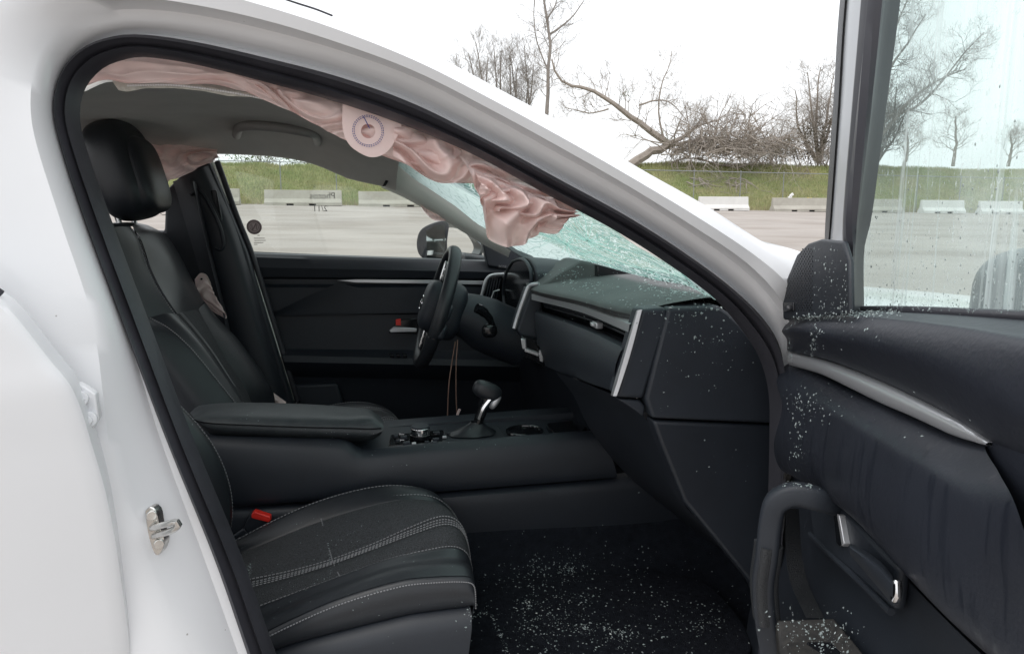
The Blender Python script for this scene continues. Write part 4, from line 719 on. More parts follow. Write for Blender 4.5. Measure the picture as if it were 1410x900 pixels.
# ---------------- seats
def seat_set(seat, dy=0, dx=0, back=True):
    Tc = T = V((dx, dy, 0)); sh = lambda c: [p+T for p in c]
    far = ys([(320, 745), (380, 714), (430, 692), (490, 674), (540, 667), (585, 673), (610, 688), (630, 716), (640, 760)], .53)
    strp = ys([(320, 810), (395, 793), (452, 777), (512, 755), (570, 731), (610, 718), (632, 725), (644, 750), (650, 805)], .335)
    near = ys([(320, 866), (400, 831), (467, 804), (537, 779), (600, 769), (630, 769), (645, 776), (651, 790), (653, 825)], .20)
    pip = ys([(320, 892), (400, 852), (470, 822), (553, 798), (600, 793), (632, 792), (648, 794), (653, 802), (654, 830)], .135)
    skt = ys([(320, 915), (400, 886), (470, 867), (560, 845), (600, 839), (632, 835), (648, 833), (652, 833), (652, 836)], .132)
    fv = [a.lerp(b, .30)+V((0, 0, -.006)) for a, b in zip(far, strp)]; nv_ = [a.lerp(b, .62)+V((0, 0, -.010)) for a, b in zip(strp, near)]
    fl_ = [p+V((0, .012, -.09)) for p in far]
    loft('cushion_bolster', sh2([fl_, [a.lerp(b, .3)+V((0, .010, 0)) for a, b in zip(far, fl_)], far, [a.lerp(b, .5)+V((0, 0, .006)) for a, b in zip(far, fv)], fv, [p+V((0, -.003, -.012)) for p in fv]], T), leather, seat, nu=50, nv=24)
    loft('cushion_insert', sh2([[p+V((0, .003, -.010)) for p in fv], fv, [a.lerp(b, .5)+V((0, 0, .010)) for a, b in zip(fv, strp)], strp, [a.lerp(b, .5)+V((0, 0, .008)) for a, b in zip(strp, nv_)], nv_, [p+V((0, -.003, -.012)) for p in nv_]], T), cloth, seat, nu=60, nv=30)
    loft('cushion_bolster', sh2([[p+V((0, .003, -.010)) for p in nv_], nv_, [a.lerp(b, .4)+V((0, 0, .010)) for a, b in zip(nv_, near)], near, [a.lerp(b, .5)+V((0, -.004, .006)) for a, b in zip(near, pip)], pip], T), leather, seat, nu=60, nv=26)
    loft('cushion_side', sh2([[p+V((0, .006, 0)) for p in pip], [p+V((0, -.004, -.004)) for p in pip], [a.lerp(b, .5)+V((0, -.010, 0)) for a, b in zip(pip, skt)], skt, [p+V((0, .012, -.006)) for p in skt]], T), leather, seat, nu=60, nv=14)
    s0 = [p+V((-.0, .002, -.004)) for p in skt[:7]]
    loft('side_shield', sh2([[p+V((0, .03, .004)) for p in s0], s0, [p+V((0, -.02, -.02)) for p in s0], [p+V((-.01, -.022, -.10)) for p in s0], [p+V((-.02, -.01, -.22)) for p in s0]], T), plas, seat, nu=40, nv=14)
    loft('cushion_front', sh2([[a.lerp(b, .02)+V((0, 0, -.0)) for a, b in zip([far[-1], strp[-1], near[-1], pip[-1], skt[-1]], [far[-1]]*5)]]+[[p+V((-.02*k*k, 0, -.06*k)) for p in (far[-1], strp[-1], near[-1], pip[-1], skt[-1]+V((0, .01, 0)))] for k in (.5, 1, 2, 3)], T), plas, seat, nu=20, nv=12)
    g = [dashes(pip, 95, .0011, .6, V((0, -.010, -.006))), dashes([a.lerp(b, .12) for a, b in zip(nv_, near)], 80, .0011, .6, V((0, -.002, .0085))), dashes(fv, 80, .0011, .6, V((0, .012, .006))), dashes(far, 80, .0010, .6, V((0, -.012, .003)))]
    for k in range(4): g.append(dashes([a.lerp(b, -.16+.13*k)+V((0, -.001, .0036+.0022*max(k-1, 0))) for a, b in zip(strp, nv_)], 85, .0012, .66))
    cx_ = [a[2].lerp(a[3], .1) for a in (fv, strp, nv_)]; g.append(dashes([cx_[0]+V((0, 0, .006)), cx_[1]+V((0, 0, .006)), cx_[2]+V((0, 0, .007))], 34, .0012, .6))
    v, f = merge(g); obj('stitching', [p+T for p in v], f, stitch, seat, kind='stuff')
    if not back: return
    T = V((0, 0, 0))
    B = dict(
     f0=ys([(374, 575), (366, 540), (322, 480), (290, 440), (276, 415), (258, 380), (240, 346), (224, 324), (206, 315)], 1.36),
     f=ys([(381, 565), (373, 532), (331, 471), (299, 437), (281, 415), (263, 382), (246, 349), (229, 324), (210, 313)], 1.32),
     fi=ys([(352, 575), (341, 540), (310, 492), (289, 455), (273, 424), (256, 390), (238, 352), (222, 324), (202, 311)], 1.23),
     c=ys([(346, 575), (328, 540), (300, 492), (278, 455), (258, 428), (247, 394), (230, 352), (210, 321), (190, 310)], 1.11),
     ni=ys([(340, 565), (318, 530), (287, 484), (263, 455), (242, 432), (222, 402), (206, 370), (192, 330), (180, 312)], .99),
     n=ys([(330, 562), (300, 525), (263, 480), (232, 452), (205, 437), (190, 402), (180, 366), (172, 330), (165, 312)], .92),
     ns=ys([(290, 590), (255, 545), (220, 495), (195, 460), (176, 435), (162, 402), (152, 366), (146, 330), (143, 314)], .87),
     nb=ys([(200, 600), (170, 560), (140, 500), (120, 465), (105, 440), (95, 402), (88, 366), (84, 330), (82, 316)], .88))
    lo, hi = slice(0, 5), slice(4, 9)
    loft('back_bolster', sh2([B['f0'][lo], B['f'][lo], [a.lerp(b, .5)+V((.010, 0, .006)) for a, b in zip(B['f'][lo], B['fi'][lo])], B['fi'][lo], [p+V((-.012, -.004, 0)) for p in B['fi'][lo]]], T), leather, seat, nu=30, nv=22)
    loft('back_insert', sh2([[p+V((-.012, .004, 0)) for p in B['fi'][lo]], B['fi'][lo], [p+V((.004, 0, 0)) for p in B['c'][lo]], B['ni'][lo], [p+V((-.012, -.004, 0)) for p in B['ni'][lo]]], T), cloth, seat, nu=30, nv=20)
    loft('back_bolster', sh2([[p+V((-.012, .004, 0)) for p in B['ni'][lo]], B['ni'][lo], [a.lerp(b, .5)+V((.010, 0, .006)) for a, b in zip(B['ni'][lo], B['n'][lo])], B['n'][lo]], T), leather, seat, nu=30, nv=18)
    loft('back_side', sh2([[p+V((0, .006, -.003)) for p in B['n'][lo]], B['n'][lo], B['ns'][lo], B['nb'][lo]], T), leather, seat, nu=30, nv=18)
    up = lambda k, d=0: [p+V((d, 0, 0)) for p in B[k][hi]]
    rear = [p+V((-.10, .0, -.01)) for p in B['c'][hi]]
    loft('shoulder_pad', sh2([up('f0', -.05), up('f0'), up('f'), up('fi', .004), up('c', .003), [p+V((.004, 0, 0)) for p in up('ni')]], T), leather, seat, nu=34, nv=26)
    loft('shoulder_wing', sh2([[p+V((-.006, .004, 0)) for p in up('ni')], up('ni'), up('n'), up('ns'), up('nb')], T), leather, seat, nu=34, nv=20)
    tops = [B[k][8] for k in ('f0', 'f', 'fi', 'c', 'ni', 'n', 'ns', 'nb')]
    loft('shoulder_top', sh2([tops, [p+V((-.02, 0, .008)) for p in tops], [p+V((-.10, 0, .004)) for p in tops]], T), leather, seat, nu=24, nv=8)
    bk = [[p+V((-.13, 0, 0)) for p in B[k]] for k in ('f0', 'c', 'ns')]; loft('back_shell', sh2(bk, T), plas, seat, nu=20, nv=8, flip=(-3, .4, 1))
    g = [dashes(B['n'][lo], 52, .0011, .6, V((.002, -.004, .001))), dashes(B['ni'][lo], 52, .0011, .6, V((.002, -.010, .002))), dashes(B['ni'][hi], 40, .0011, .6, V((.0, -.012, .002)))]
    for k in range(4): g.append(dashes([a.lerp(b, .72+.06*k)+V((.006, 0, .002)) for a, b in zip(B['c'][1:5], B['ni'][1:5])], 60, .0011, .7))
    v, f = merge(g); obj('stitching', [p+T for p in v], f, stitch, seat, kind='stuff')
    rot = Matrix.Rotation(R_(-14), 3, 'Y')
    hc_ = oY(172, 236, 1.11)
    obj('headrest', *superg(hc_, .066, .125, .130, .62, 44, 30, rot=rot), leather, seat)
    obj('headrest_pad', *superg(hc_+V((.040, 0, -.012)), .045, .105, .102, .55, 36, 24, rot=rot), leather, seat)
    v, f = dashes([hc_+V((.062, 0, -.005))+rot @ V((.0, .112*math.cos(a), .112*math.sin(a))) for a in [2*math.pi*i/40 for i in range(41)]], 60, .0009, .6); obj('headrest_stitching', v, f, plas2, seat, kind='stuff')
    for yy in (1.05, 1.17): tube('headrest_post', [hc_+V((-.01, yy-1.11, -.11)), hc_+V((.02, yy-1.11, -.24))], .007, chrome, seat, n=10)
def sh2(cs, T): return [[p+T for p in c] for c in cs]
ps = empty('passenger_seat', (0, 0, 0), car); seat_set(ps, 0, 0, False)
pb = ys([(300, 775), (314, 738), (319, 692), (310, 648), (290, 607), (262, 572), (240, 550), (200, 505), (150, 450), (100, 400)], .50)
pk = lambda dy, dx, dz=0: [p+V((dx, dy, dz)) for p in pb]
loft('back_bolster', [pk(.035, -.06), pk(.02, -.012), pb, pk(-.035, .004), pk(-.07, -.030), pk(-.075, -.042)], leather, ps, nu=40, nv=18)
loft('back_insert', [pk(-.068, -.042), pk(-.075, -.036), pk(-.16, -.045), pk(-.25, -.036), pk(-.256, -.042)], cloth, ps, nu=40, nv=14)
loft('back_bolster', [pk(-.25, -.042), pk(-.255, -.030), pk(-.29, .004), pk(-.33, 0), pk(-.35, -.02), pk(-.36, -.12)], leather, ps, nu=40, nv=18)
loft('back_shell', [pk(.035, -.06), pk(0, -.14), pk(-.33, -.14), pk(-.36, -.12)], plas, ps, nu=30, nv=10, flip=(-3, .4, 1))
v, f = dashes(pk(.0, .001), 90, .0011, .6, V((.003, -.014, .002))); obj('stitching', v, f, stitch, ps, kind='stuff')
obj('headrest', *superg(pb[-1]+V((-.09, -.16, .13)), .07, .135, .12, .62, 36, 24, rot=Matrix.Rotation(R_(-25), 3, 'Y')), leather, ps)
for yy in (-.22, -.10): tube('headrest_post', [pb[-1]+V((-.09, yy, .06)), pb[-1]+V((-.06, yy, -.04))], .007, chrome, ps, n=10)
dr = empty('driver_seat', (0, 0, 0), car); seat_set(dr, .745, -.10, True)
bk_ = empty('belt_buckle', (0, 0, 0), ps)
bk_.parent = car
slab('body', ys([(335, 727), (345, 706), (374, 714), (366, 740), (345, 745)], .548), (0, .018, 0), plas, bk_, .005)
slab('release_button', ys([(346, 708), (350, 704), (372, 711), (373, 717), (369, 719), (346, 713)], .544), (0, .018, 0), red, bk_, .002)
slab('stem', ys([(318, 740), (336, 727), (350, 742), (325, 765)], .55), (0, .012, 0), plas2, bk_, .003)
# ---------------- airbags
def crumple(name, top, bot, nu, nv, par, amp, fold, seed, dirv=V((0, -1, 0)), belly=.02, thick=.0012, hfold=0.0, edge=.0, wt=(.8, .5, .3, .42)):
    T_, B_ = cr(top, nu), cr(bot, nu); o = V((seed*3.7, seed*1.3, 0)); vs = []
    L = sum((a-b).length for a, b in zip(T_, T_[1:])); s_ = 0
    for j in range(nv):
        v = j/(nv-1); acc = 0
        for i in range(nu):
            if i: acc += (T_[i]-T_[i-1]).length
            p = T_[i].lerp(B_[i], v); u = acc
            A = amp(u/L) if callable(amp) else amp
            wv = V((u*9, v*1.3, seed)); wx = noise.noise(wv+o)*1.0; wy = noise.noise(wv*1.3-o)
            ph = (u*fold + wx*2.2 + v*(1.8+2*wy))
            r1 = 1-abs(2*((ph) % 1)-1)**1.0; r1 = r1*r1*(3-2*r1)
            ph2 = v*(2.2+hfold)+wy*1.5+wx+u*3; r2 = 1-abs(2*(ph2 % 1)-1); r2 = r2**1.4
            r3 = 1-abs(noise.noise(V((u*fold*2.3+wy, v*4+wx*1.4, seed*2.0))))*2.2; r3 = max(r3, -.5)
            r4 = 1-abs(2*((u*fold*2.1+v*(3.2-2.5*wx)+wy*2.6) % 1)-1); r4 = r4**2
            env = min(1, v*4+.25)*(1 if edge else 1)
            d = A*env*(wt[0]*r1+wt[1]*r2+wt[2]*r3+wt[3]*r4-.75) + belly*math.sin(math.pi*min(v*1.05, 1))
            vs.append(p+dirv*d+V((.35*A*wx*env, 0, .35*A*wy*env)))
    fs = [(j*nu+i, j*nu+i+1, (j+1)*nu+i+1, (j+1)*nu+i) for j in range(nv-1) for i in range(nu-1)]
    return obj(name, vs, fs, pink, par, flip=CAM, ang=180)
ab = empty('curtain_airbag', (0, 0, 0), car)
def sub_(pts, y): return ys(pts, y)
tpx = [(122, 103), (143, 88), (195, 74), (265, 83), (362, 107), (415, 122)]
bpx = [(116, 120), (150, 111), (180, 116), (236, 116), (335, 125), (430, 166)]
crumple('fabric', sub_(tpx, .075), sub_(bpx, .075), 150, 26, ab, .009, 3.5, 1, belly=.016, hfold=-.6, wt=(.6, 1.0, .06, .1))
tpx = [(338, 100), (395, 116), (462, 134), (520, 155), (575, 178), (640, 205)]
bpx = [(340, 122), (387, 144), (432, 168), (478, 196), (545, 221), (600, 246)]
crumple('fabric', sub_(tpx, .068), sub_(bpx, .068), 130, 34, ab, .012, 4, 2, belly=.022, hfold=-.5, wt=(.9, .9, .06, .12))
tpx = [(545, 164), (600, 186), (650, 208), (700, 236), (748, 262), (792, 286)]
bpx = [(540, 218), (602, 249), (648, 250), (690, 272), (735, 290), (786, 300)]
crumple('fabric', sub_(tpx, .062), sub_(bpx, .062), 150, 46, ab, .023, 15, 3, belly=.022, wt=(1.25, .5, .05, .2))
tpx = [(630, 214), (662, 232), (700, 248), (735, 262), (770, 282), (790, 290)]
bpx = [(668, 292), (670, 322), (698, 336), (732, 326), (752, 312), (786, 300)]
crumple('fabric', sub_(tpx, .045), sub_(bpx, .06), 130, 60, ab, .026, 17, 5, belly=.030, wt=(1.3, .6, .04, .16))
tpx = [(652, 238), (690, 250), (720, 262), (760, 284)]
bpx = [(664, 280), (690, 296), (722, 304), (752, 312)]
crumple('fabric', sub_(tpx, .02), sub_(bpx, .035), 90, 40, ab, .024, 19, 8, belly=.028, wt=(1.35, .5, .04, .16))
tpx = [(742, 278), (765, 282), (790, 290)]; bpx = [(738, 318), (768, 320), (780, 302)]
crumple('fabric', sub_(tpx, .04), sub_(bpx, .045), 50, 30, ab, .010, 9, 9, belly=.012)
# tab with hole and stitched rings
tcn = oY(507, 181, .034); tz = V((0, -.0, 1)); 
tabo = ys([(472, 142), (500, 150), (528, 160), (552, 170), (545, 192), (531, 211), (512, 217), (494, 210), (480, 198), (472, 178)], .036)
def holed(out, c, r, n=60):
    O = cr(list(out)+[out[0]], n+1)[:-1]; vs = []; 
    an = [math.atan2(p.z-c.z, p.x-c.x) for p in O]
    vs = list(O)+[c+V((math.cos(a)*r, .0015, math.sin(a)*r)) for a in an]
    md = [o.lerp(i, .5)+V((0, -.0006, 0)) for o, i in zip(O, vs[n:])]
    vs = list(O)+md+vs[n:]
    return vs, [(k*n+i, k*n+(i+1) % n, (k+1)*n+(i+1) % n, (k+1)*n+i) for k in range(2) for i in range(n)]
obj('tab', *holed([p+V((0, -.004, 0)) for p in tabo], tcn-V((0, .004, 0)), .0095), pink, ab, flip=CAM, ang=30)
for r in (.0185, .0205): 
    v, f = dashes([tcn+V((math.cos(a)*r, -.0052, math.sin(a)*r)) for a in [2*math.pi*i/40 for i in range(41)]], 40, .00045, .6); obj('stitched_ring', v, f, bluet, ab)
tube('marker_line', [oY(493, 149, .033), oY(503, 165, .031), oY(509, 177, .031)], .0006, bluet, ab, n=5)
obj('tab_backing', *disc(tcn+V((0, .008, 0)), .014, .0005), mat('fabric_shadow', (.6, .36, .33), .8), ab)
fb2 = empty('far_curtain_airbag', (0, 0, 0), car)
crumple('fabric', ys([(118, 196), (170, 194), (225, 196), (300, 206)], 1.33), ys([(120, 235), (200, 262), (232, 252), (302, 216)], 1.36), 80, 30, fb2, .03, 9, 6, belly=.03)
crumple('fabric', ys([(466, 236), (478, 238), (492, 244)], 1.43), ys([(470, 242), (480, 247), (490, 247)], 1.44), 24, 10, fb2, .008, 14, 7)
crumple('fabric', ys([(575, 278), (592, 288), (618, 302)], 1.44), ys([(584, 290), (596, 303), (612, 304)], 1.45), 30, 14, fb2, .012, 14, 8)
sa = empty('seat_airbag', (0, 0, 0), car)
crumple('fabric', ys([(268, 384), (276, 376), (284, 378), (290, 388)], 1.375), ys([(282, 420), (300, 432), (312, 438), (311, 430)], 1.375), 50, 40, sa, .010, 9, 9, belly=.03)
obj('eyelet', *cylg(oY(277.5, 384, 1.355), (0, 1, 0), .003, .004), gloss, sa)
crumple('fabric', ys([(376, 540), (384, 546), (394, 553)], 1.36), ys([(378, 556), (386, 558), (396, 558)], 1.36), 24, 14, sa, .006, 14, 10)
# ---------------- the open passenger door
pd = empty('passenger_door', (0, 0, 0), car)
pt0 = [(1074, 441), (1110, 433), (1180, 427), (1260, 429), (1340, 433), (1420, 438), (1560, 447)]
pt3 = [(1080, 482), (1140, 496), (1193, 516), (1240, 537), (1300, 567), (1352, 600), (1460, 660)]
p0, p3 = ds(pt0, -.02), ds(pt3, .004)
lf = lambda a, b, t, off: [x.lerp(y, t)+DN*off*(1-(i/(len(a)-1))**4) for i, (x, y) in enumerate(zip(a, b))]
p1 = ds([(1074, 446, .002), (1112, 440), (1180, 440), (1260, 448), (1340, 460), (1420, 476), (1560, 500)], .026)
p2 = ds([(1075, 466, .002), (1125, 470), (1190, 485), (1250, 505), (1322, 535), (1390, 570), (1510, 610)], .030)
loft('upper_pad', [[p-DN*.03 for p in p0], p0, lf(p0, p1, .55, .012), p1, lf(p1, p2, .5, .008), p2, p3, [p-DN*.02 for p in p3]], padm, pd, nu=60, nv=40)
q0 = ds([(1088, 486), (1140, 499), (1193, 519), (1240, 540), (1300, 570), (1340, 594), (1358, 609)], .008); q1 = ds([(1089, 503), (1130, 515), (1170, 534), (1213, 555), (1262, 576), (1315, 600), (1358, 613)], .008)
loft('satin_strip', [[p-DN*.014 for p in q0], q0, lf(q0, q1, .3, .005), lf(q0, q1, .7, .005), q1, [p-DN*.014 for p in q1]], satin, pd, nu=40, nv=14)
r0 = ds([(1080, 497), (1110, 510), (1160, 534), (1213, 557), (1270, 582), (1318, 602), (1357, 613)], .0); r1 = ds([(1077, 560), (1105, 570), (1155, 590), (1215, 630), (1285, 672), (1350, 706), (1402, 705)], .028); r2 = ds([(1077, 648), (1100, 660), (1140, 686), (1180, 718), (1235, 778), (1320, 865), (1490, 1010)], .012)
loft('insert', [[p-DN*.02 for p in r0], r0, lf(r0, r1, .45, .010), r1, lf(r1, r2, .6, .012), r2, [p-DN*.03 for p in r2]], insm, pd, nu=50, nv=34)
slab('door_core', ds([(1076, 443), (1250, 432), (1620, 450), (1720, 1250), (1010, 1250), (1034, 850), (1076, 660)], -.034), -DN*.07, plas, pd, .01)
loft('map_panel', [ds([(1078, 655), (1140, 690), (1180, 722), (1235, 782), (1300, 850), (1420, 965)], -.010), ds([(1074, 720), (1125, 750), (1165, 790), (1222, 850), (1290, 930), (1420, 1060)], -.012), ds([(1060, 800), (1100, 840), (1140, 890), (1200, 960), (1280, 1060), (1420, 1200)], .006), ds([(1040, 900), (1060, 950), (1120, 1020), (1200, 1100), (1300, 1200), (1420, 1300)], .01)], plas, pd, nu=40, nv=20)
loft('rear_pad', [ds([(1340, 596), (1372, 660), (1405, 730), (1500, 1000)], -.004), ds([(1420, 620), (1440, 680), (1470, 740), (1560, 1000)], .012), ds([(1620, 690), (1620, 760), (1620, 850), (1680, 1000)], .0)], padm, pd, nu=24, nv=12)
slab('handle_plate', ds([(1112, 690), (1150, 694), (1180, 722), (1236, 780), (1230, 840), (1176, 792), (1120, 745)], .004), -DN*.014, plas2, pd, .006)
slab('lock_bezel', ds([(1147, 706), (1153, 707), (1160, 748), (1156, 753), (1151, 748)], .009), -DN*.01, gloss, pd, .002)
slab('lock_edge', ds([(1152, 707), (1155, 709), (1162, 748), (1159, 752)], .011), -DN*.008, satin, pd, .001)
loft('release_lever', [ds([(1171, 748), (1190, 757), (1215, 775), (1229, 792)], .016), ds([(1170, 752), (1190, 766), (1215, 790), (1230, 806)], .030), ds([(1170, 760), (1190, 781), (1213, 808), (1229, 828)], .026), ds([(1172, 765), (1190, 786), (1212, 812), (1227, 830)], .006)], plas2, pd, nu=20, nv=14)
slab('lever_tip', ds([(1226, 797), (1231, 797), (1232, 826), (1228, 831), (1224, 826)], .028), -DN*.008, chrome, pd, .003)
tube('trim_crease', ds([(1116, 735), (1150, 768), (1190, 805), (1227, 842)], .004), .004, plas2, pd, res=20)
hpth = cr([oD(*p) for p in ((1150, 692, .005), (1125, 686, .030), (1095, 680, .055), (1070, 690, .075), (1062, 715, .080), (1057, 760, .082), (1052, 800, .082), (1055, 845, .075), (1062, 890, .065), (1075, 960, .05))], 50)
obj('grab_handle', *tubeg(hpth, .0150, 24, .95, True, .5), plas2, pd)
obj('handle_grip', *tubeg(hpth[20:36], .0157, 24, .95, True, .5), mat('grip_texture', (.026, .029, .033), .45, bump=(700, .9, .002)), pd)
loft('handle_web', [ds([(1082, 700), (1082, 760), (1088, 800), (1110, 850)], .03), ds([(1100, 700), (1104, 760), (1112, 800), (1135, 850)], .004)], mat('web_texture', (.018, .02, .023), .5, bump=(500, .9, .002)), pd, nu=20, nv=8)
speck = mat('dusty_switch_plate', (.010, .010, .011), .5, bump=(120, .4, .002), var=(110, (.032, .03, .027)))
slab('switch_plate', [oD(1068, 851, .075), oD(1150, 850, .008), oD(1195, 905, .008), oD(1230, 985, .008), oD(1080, 985, .075)], (0, 0, -.02), speck, pd, .004)
slab('window_switch', [oD(1110, 886, .045)+V((0, 0, .004)), oD(1148, 887, .018)+V((0, 0, .004)), oD(1168, 912, .018)+V((0, 0, .004)), oD(1118, 915, .045)+V((0, 0, .004))], (0, 0, -.012), gloss, pd, .002)
slab('hinge_edge', ds([(1073, 441), (1118, 441), (1118, 690), (1090, 800), (1066, 980), (1012, 980), (1030, 845), (1074, 660)], -.012), -DN*.03, plas, pd, .005)
slab('speaker_slats', ds([(1072, 645), (1082, 652), (1078, 664), (1069, 660)], .004), -DN*.01, speck, pd, .001)
# window frame, sail and glass
fr = [(-260, 1192, 1197, 1212, 1240, 1270), (0, 1161, 1167, 1194, 1215, 1240), (150, 1151, 1157, 1182, 1198, 1220), (300, 1140, 1146, 1170, 1180, 1200), (345, 1137, 1142, 1166, 1176, 1190), (432, 1134, 1138, 1163, 1170, 1190)]
cv = [[oD(row[k+1], row[0], off) for row in fr] for k, off in ((0, -.012), (1, .0), (2, .002), (3, .020), (4, -.026))]
loft('frame_paint', [[p-DN*.05 for p in cv[0]], cv[0], cv[1], lf(cv[1], cv[2], .5, .004), cv[2]], mat('frame_grey', (.40, .41, .43), .35, coat=.3), pd, nu=30)
loft('frame_edge', [lf(cv[0], cv[1], -.2, 0), lf(cv[0], cv[1], .4, .006), lf(cv[0], cv[1], 1, .003)], rubber, pd, nu=30)
loft('glass_run', [cv[2], lf(cv[2], cv[3], .35, .012), lf(cv[2], cv[3], .6, .004), lf(cv[2], cv[3], .85, .012), cv[3], lf(cv[3], cv[4], .5, .006), cv[4]], rubber, pd, nu=30, nv=20)
def streaks(n, a, dcol):
    tc = n.nodes.new('ShaderNodeTexCoord')
    def nz(scale, st, det=4):
        mp = n.nodes.new('ShaderNodeMapping'); mp.inputs['Scale'].default_value = st; mp.inputs['Rotation'].default_value = (.08, 0, 0); n.links.new(tc.outputs['Object'], mp.inputs['Vector'])
        t = n.nodes.new('ShaderNodeTexNoise'); t.inputs['Scale'].default_value = scale; t.inputs['Detail'].default_value = det; t.inputs['Distortion'].default_value = .6; n.links.new(mp.outputs[0], t.inputs['Vector']); return t
    def rng_(t, lo, hi, mxv):
        r = n.nodes.new('ShaderNodeMapRange'); r.inputs[1].default_value = lo; r.inputs[2].default_value = hi; r.inputs[4].default_value = mxv; n.links.new(t.outputs['Fac'], r.inputs[0]); return r
    s1, s2, s3 = rng_(nz(42, (1, 1, .06)), .55, .64, .75), rng_(nz(9, (1, 1, .22)), .46, .66, .4), rng_(nz(210, (1, 1, .5)), .64, .70, .8)
    def add(a_, b_): q = n.nodes.new('ShaderNodeMath'); q.operation = 'ADD'; q.use_clamp = True; n.links.new(a_.outputs[0], q.inputs[0]); n.links.new(b_.outputs[0], q.inputs[1]); return q
    f = add(add(s1, s2), s3); f2 = n.nodes.new('ShaderNodeMath'); f2.operation = 'MULTIPLY_ADD'; f2.inputs[1].default_value = .62; f2.inputs[2].default_value = .10; n.links.new(f.outputs[0], f2.inputs[0])
    d = n.nodes.new('ShaderNodeBsdfDiffuse'); d.inputs[0].default_value = (*dcol, 1); tl = n.nodes.new('ShaderNodeBsdfTranslucent'); tl.inputs[0].default_value = (*dcol, 1)
    m1 = n.nodes.new('ShaderNodeMixShader'); m1.inputs[0].default_value = .6; n.links.new(d.outputs[0], m1.inputs[1]); n.links.new(tl.outputs[0], m1.inputs[2])
    m2 = n.nodes.new('ShaderNodeMixShader'); n.links.new(f2.outputs[0], m2.inputs[0]); n.links.new(a.outputs[0], m2.inputs[1]); n.links.new(m1.outputs[0], m2.inputs[2]); return m2
pg = glass('wet_door_glass', (.90, .97, .955), .04, streaks, (.80, .85, .84))
slab('window_pane', ds([(1225, -260), (1205, 0), (1168, 430), (1420, 441), (1700, 452), (1720, -260)], -.03), -DN*.004, pg, pd, 0, smooth=False)
tube('sill_seal', ds([(1184, 427), (1250, 428), (1330, 432), (1420, 437), (1580, 446)], -.018), .0055, rubber, pd, res=30)
sl_o = ds([(1078, 440), (1077, 418), (1083, 384), (1097, 350), (1112, 335), (1130, 329), (1160, 332), (1168, 360), (1169, 433)], .034)
slab('speaker_pod', sl_o, -DN*.007, plas, pd, .003)
holes = []
for i in range(10):
    for j in range(26):
        px_, py_ = 1083+3.7*i+(j % 2)*1.85, 343+3.35*j
        if 1101-px_ > (py_-338)*.0+ (0 if py_ > 395 else (395-py_)*.0) and py_ < 384-(px_-1083)*2.1: continue
        if py_ < 390-(px_-1083)*2.2 or py_ < 342 or py_ > 430 or px_ > 1120 - max(0, (py_-400)*.0) or (py_ > 410 and px_ < 1094): continue
        holes.append(cylg(oD(px_, py_, .0342), DN, .00105, .0012, 6))
obj('grille_holes', *merge(holes), gloss, pd, smooth=False)
slab('badge', ds([(1079, 417), (1092, 416), (1092, 428), (1079, 429)], .0365), -DN*.004, gloss, pd, .001)
text('maker_mark', 'BOSE', .0048, frame(oD(1085.5, 423, .0369), -V((-DD.x, -DD.y, 0)) if False else DD, (0, 0, 1)), stitch, pd, .0002)
# outside door mirror seen through the glass
pm = empty('passenger_mirror', (0, 0, 0), car)
mc = HINGE+DD*.25-DN*.225+V((0, 0, 1.150))
mrot = Matrix(((-DN.x, DD.x, 0), (-DN.y, DD.y, 0), (0, 0, 1)))
obj('housing', *superg(mc, .100, .075, .070, .6, rot=mrot), darkpaint, pm); obj('mirror_pane', *superg(mc+DD*.066, .080, .012, .054, .55, rot=mrot), mirr, pm); obj('arm', *superg(mc+DN*.11+V((0, 0, -.06)), .08, .035, .025, .6, rot=mrot), darkpaint, pm)
slab('outer_skin', ds([(1090, 446), (1260, 436), (1620, 452), (1700, 1250), (1060, 1250), (1074, 660)], -.108), -DN*.02, paint, pd, .01)
tube('frame_top', [oD(1225, -260, -.02), oD(1225, -260, -.02)+DD*.3+V((0, 0, .12)), oD(1225, -260, -.02)+DD*.62+V((0, 0, .13))], .022, rubber, pd, res=20)
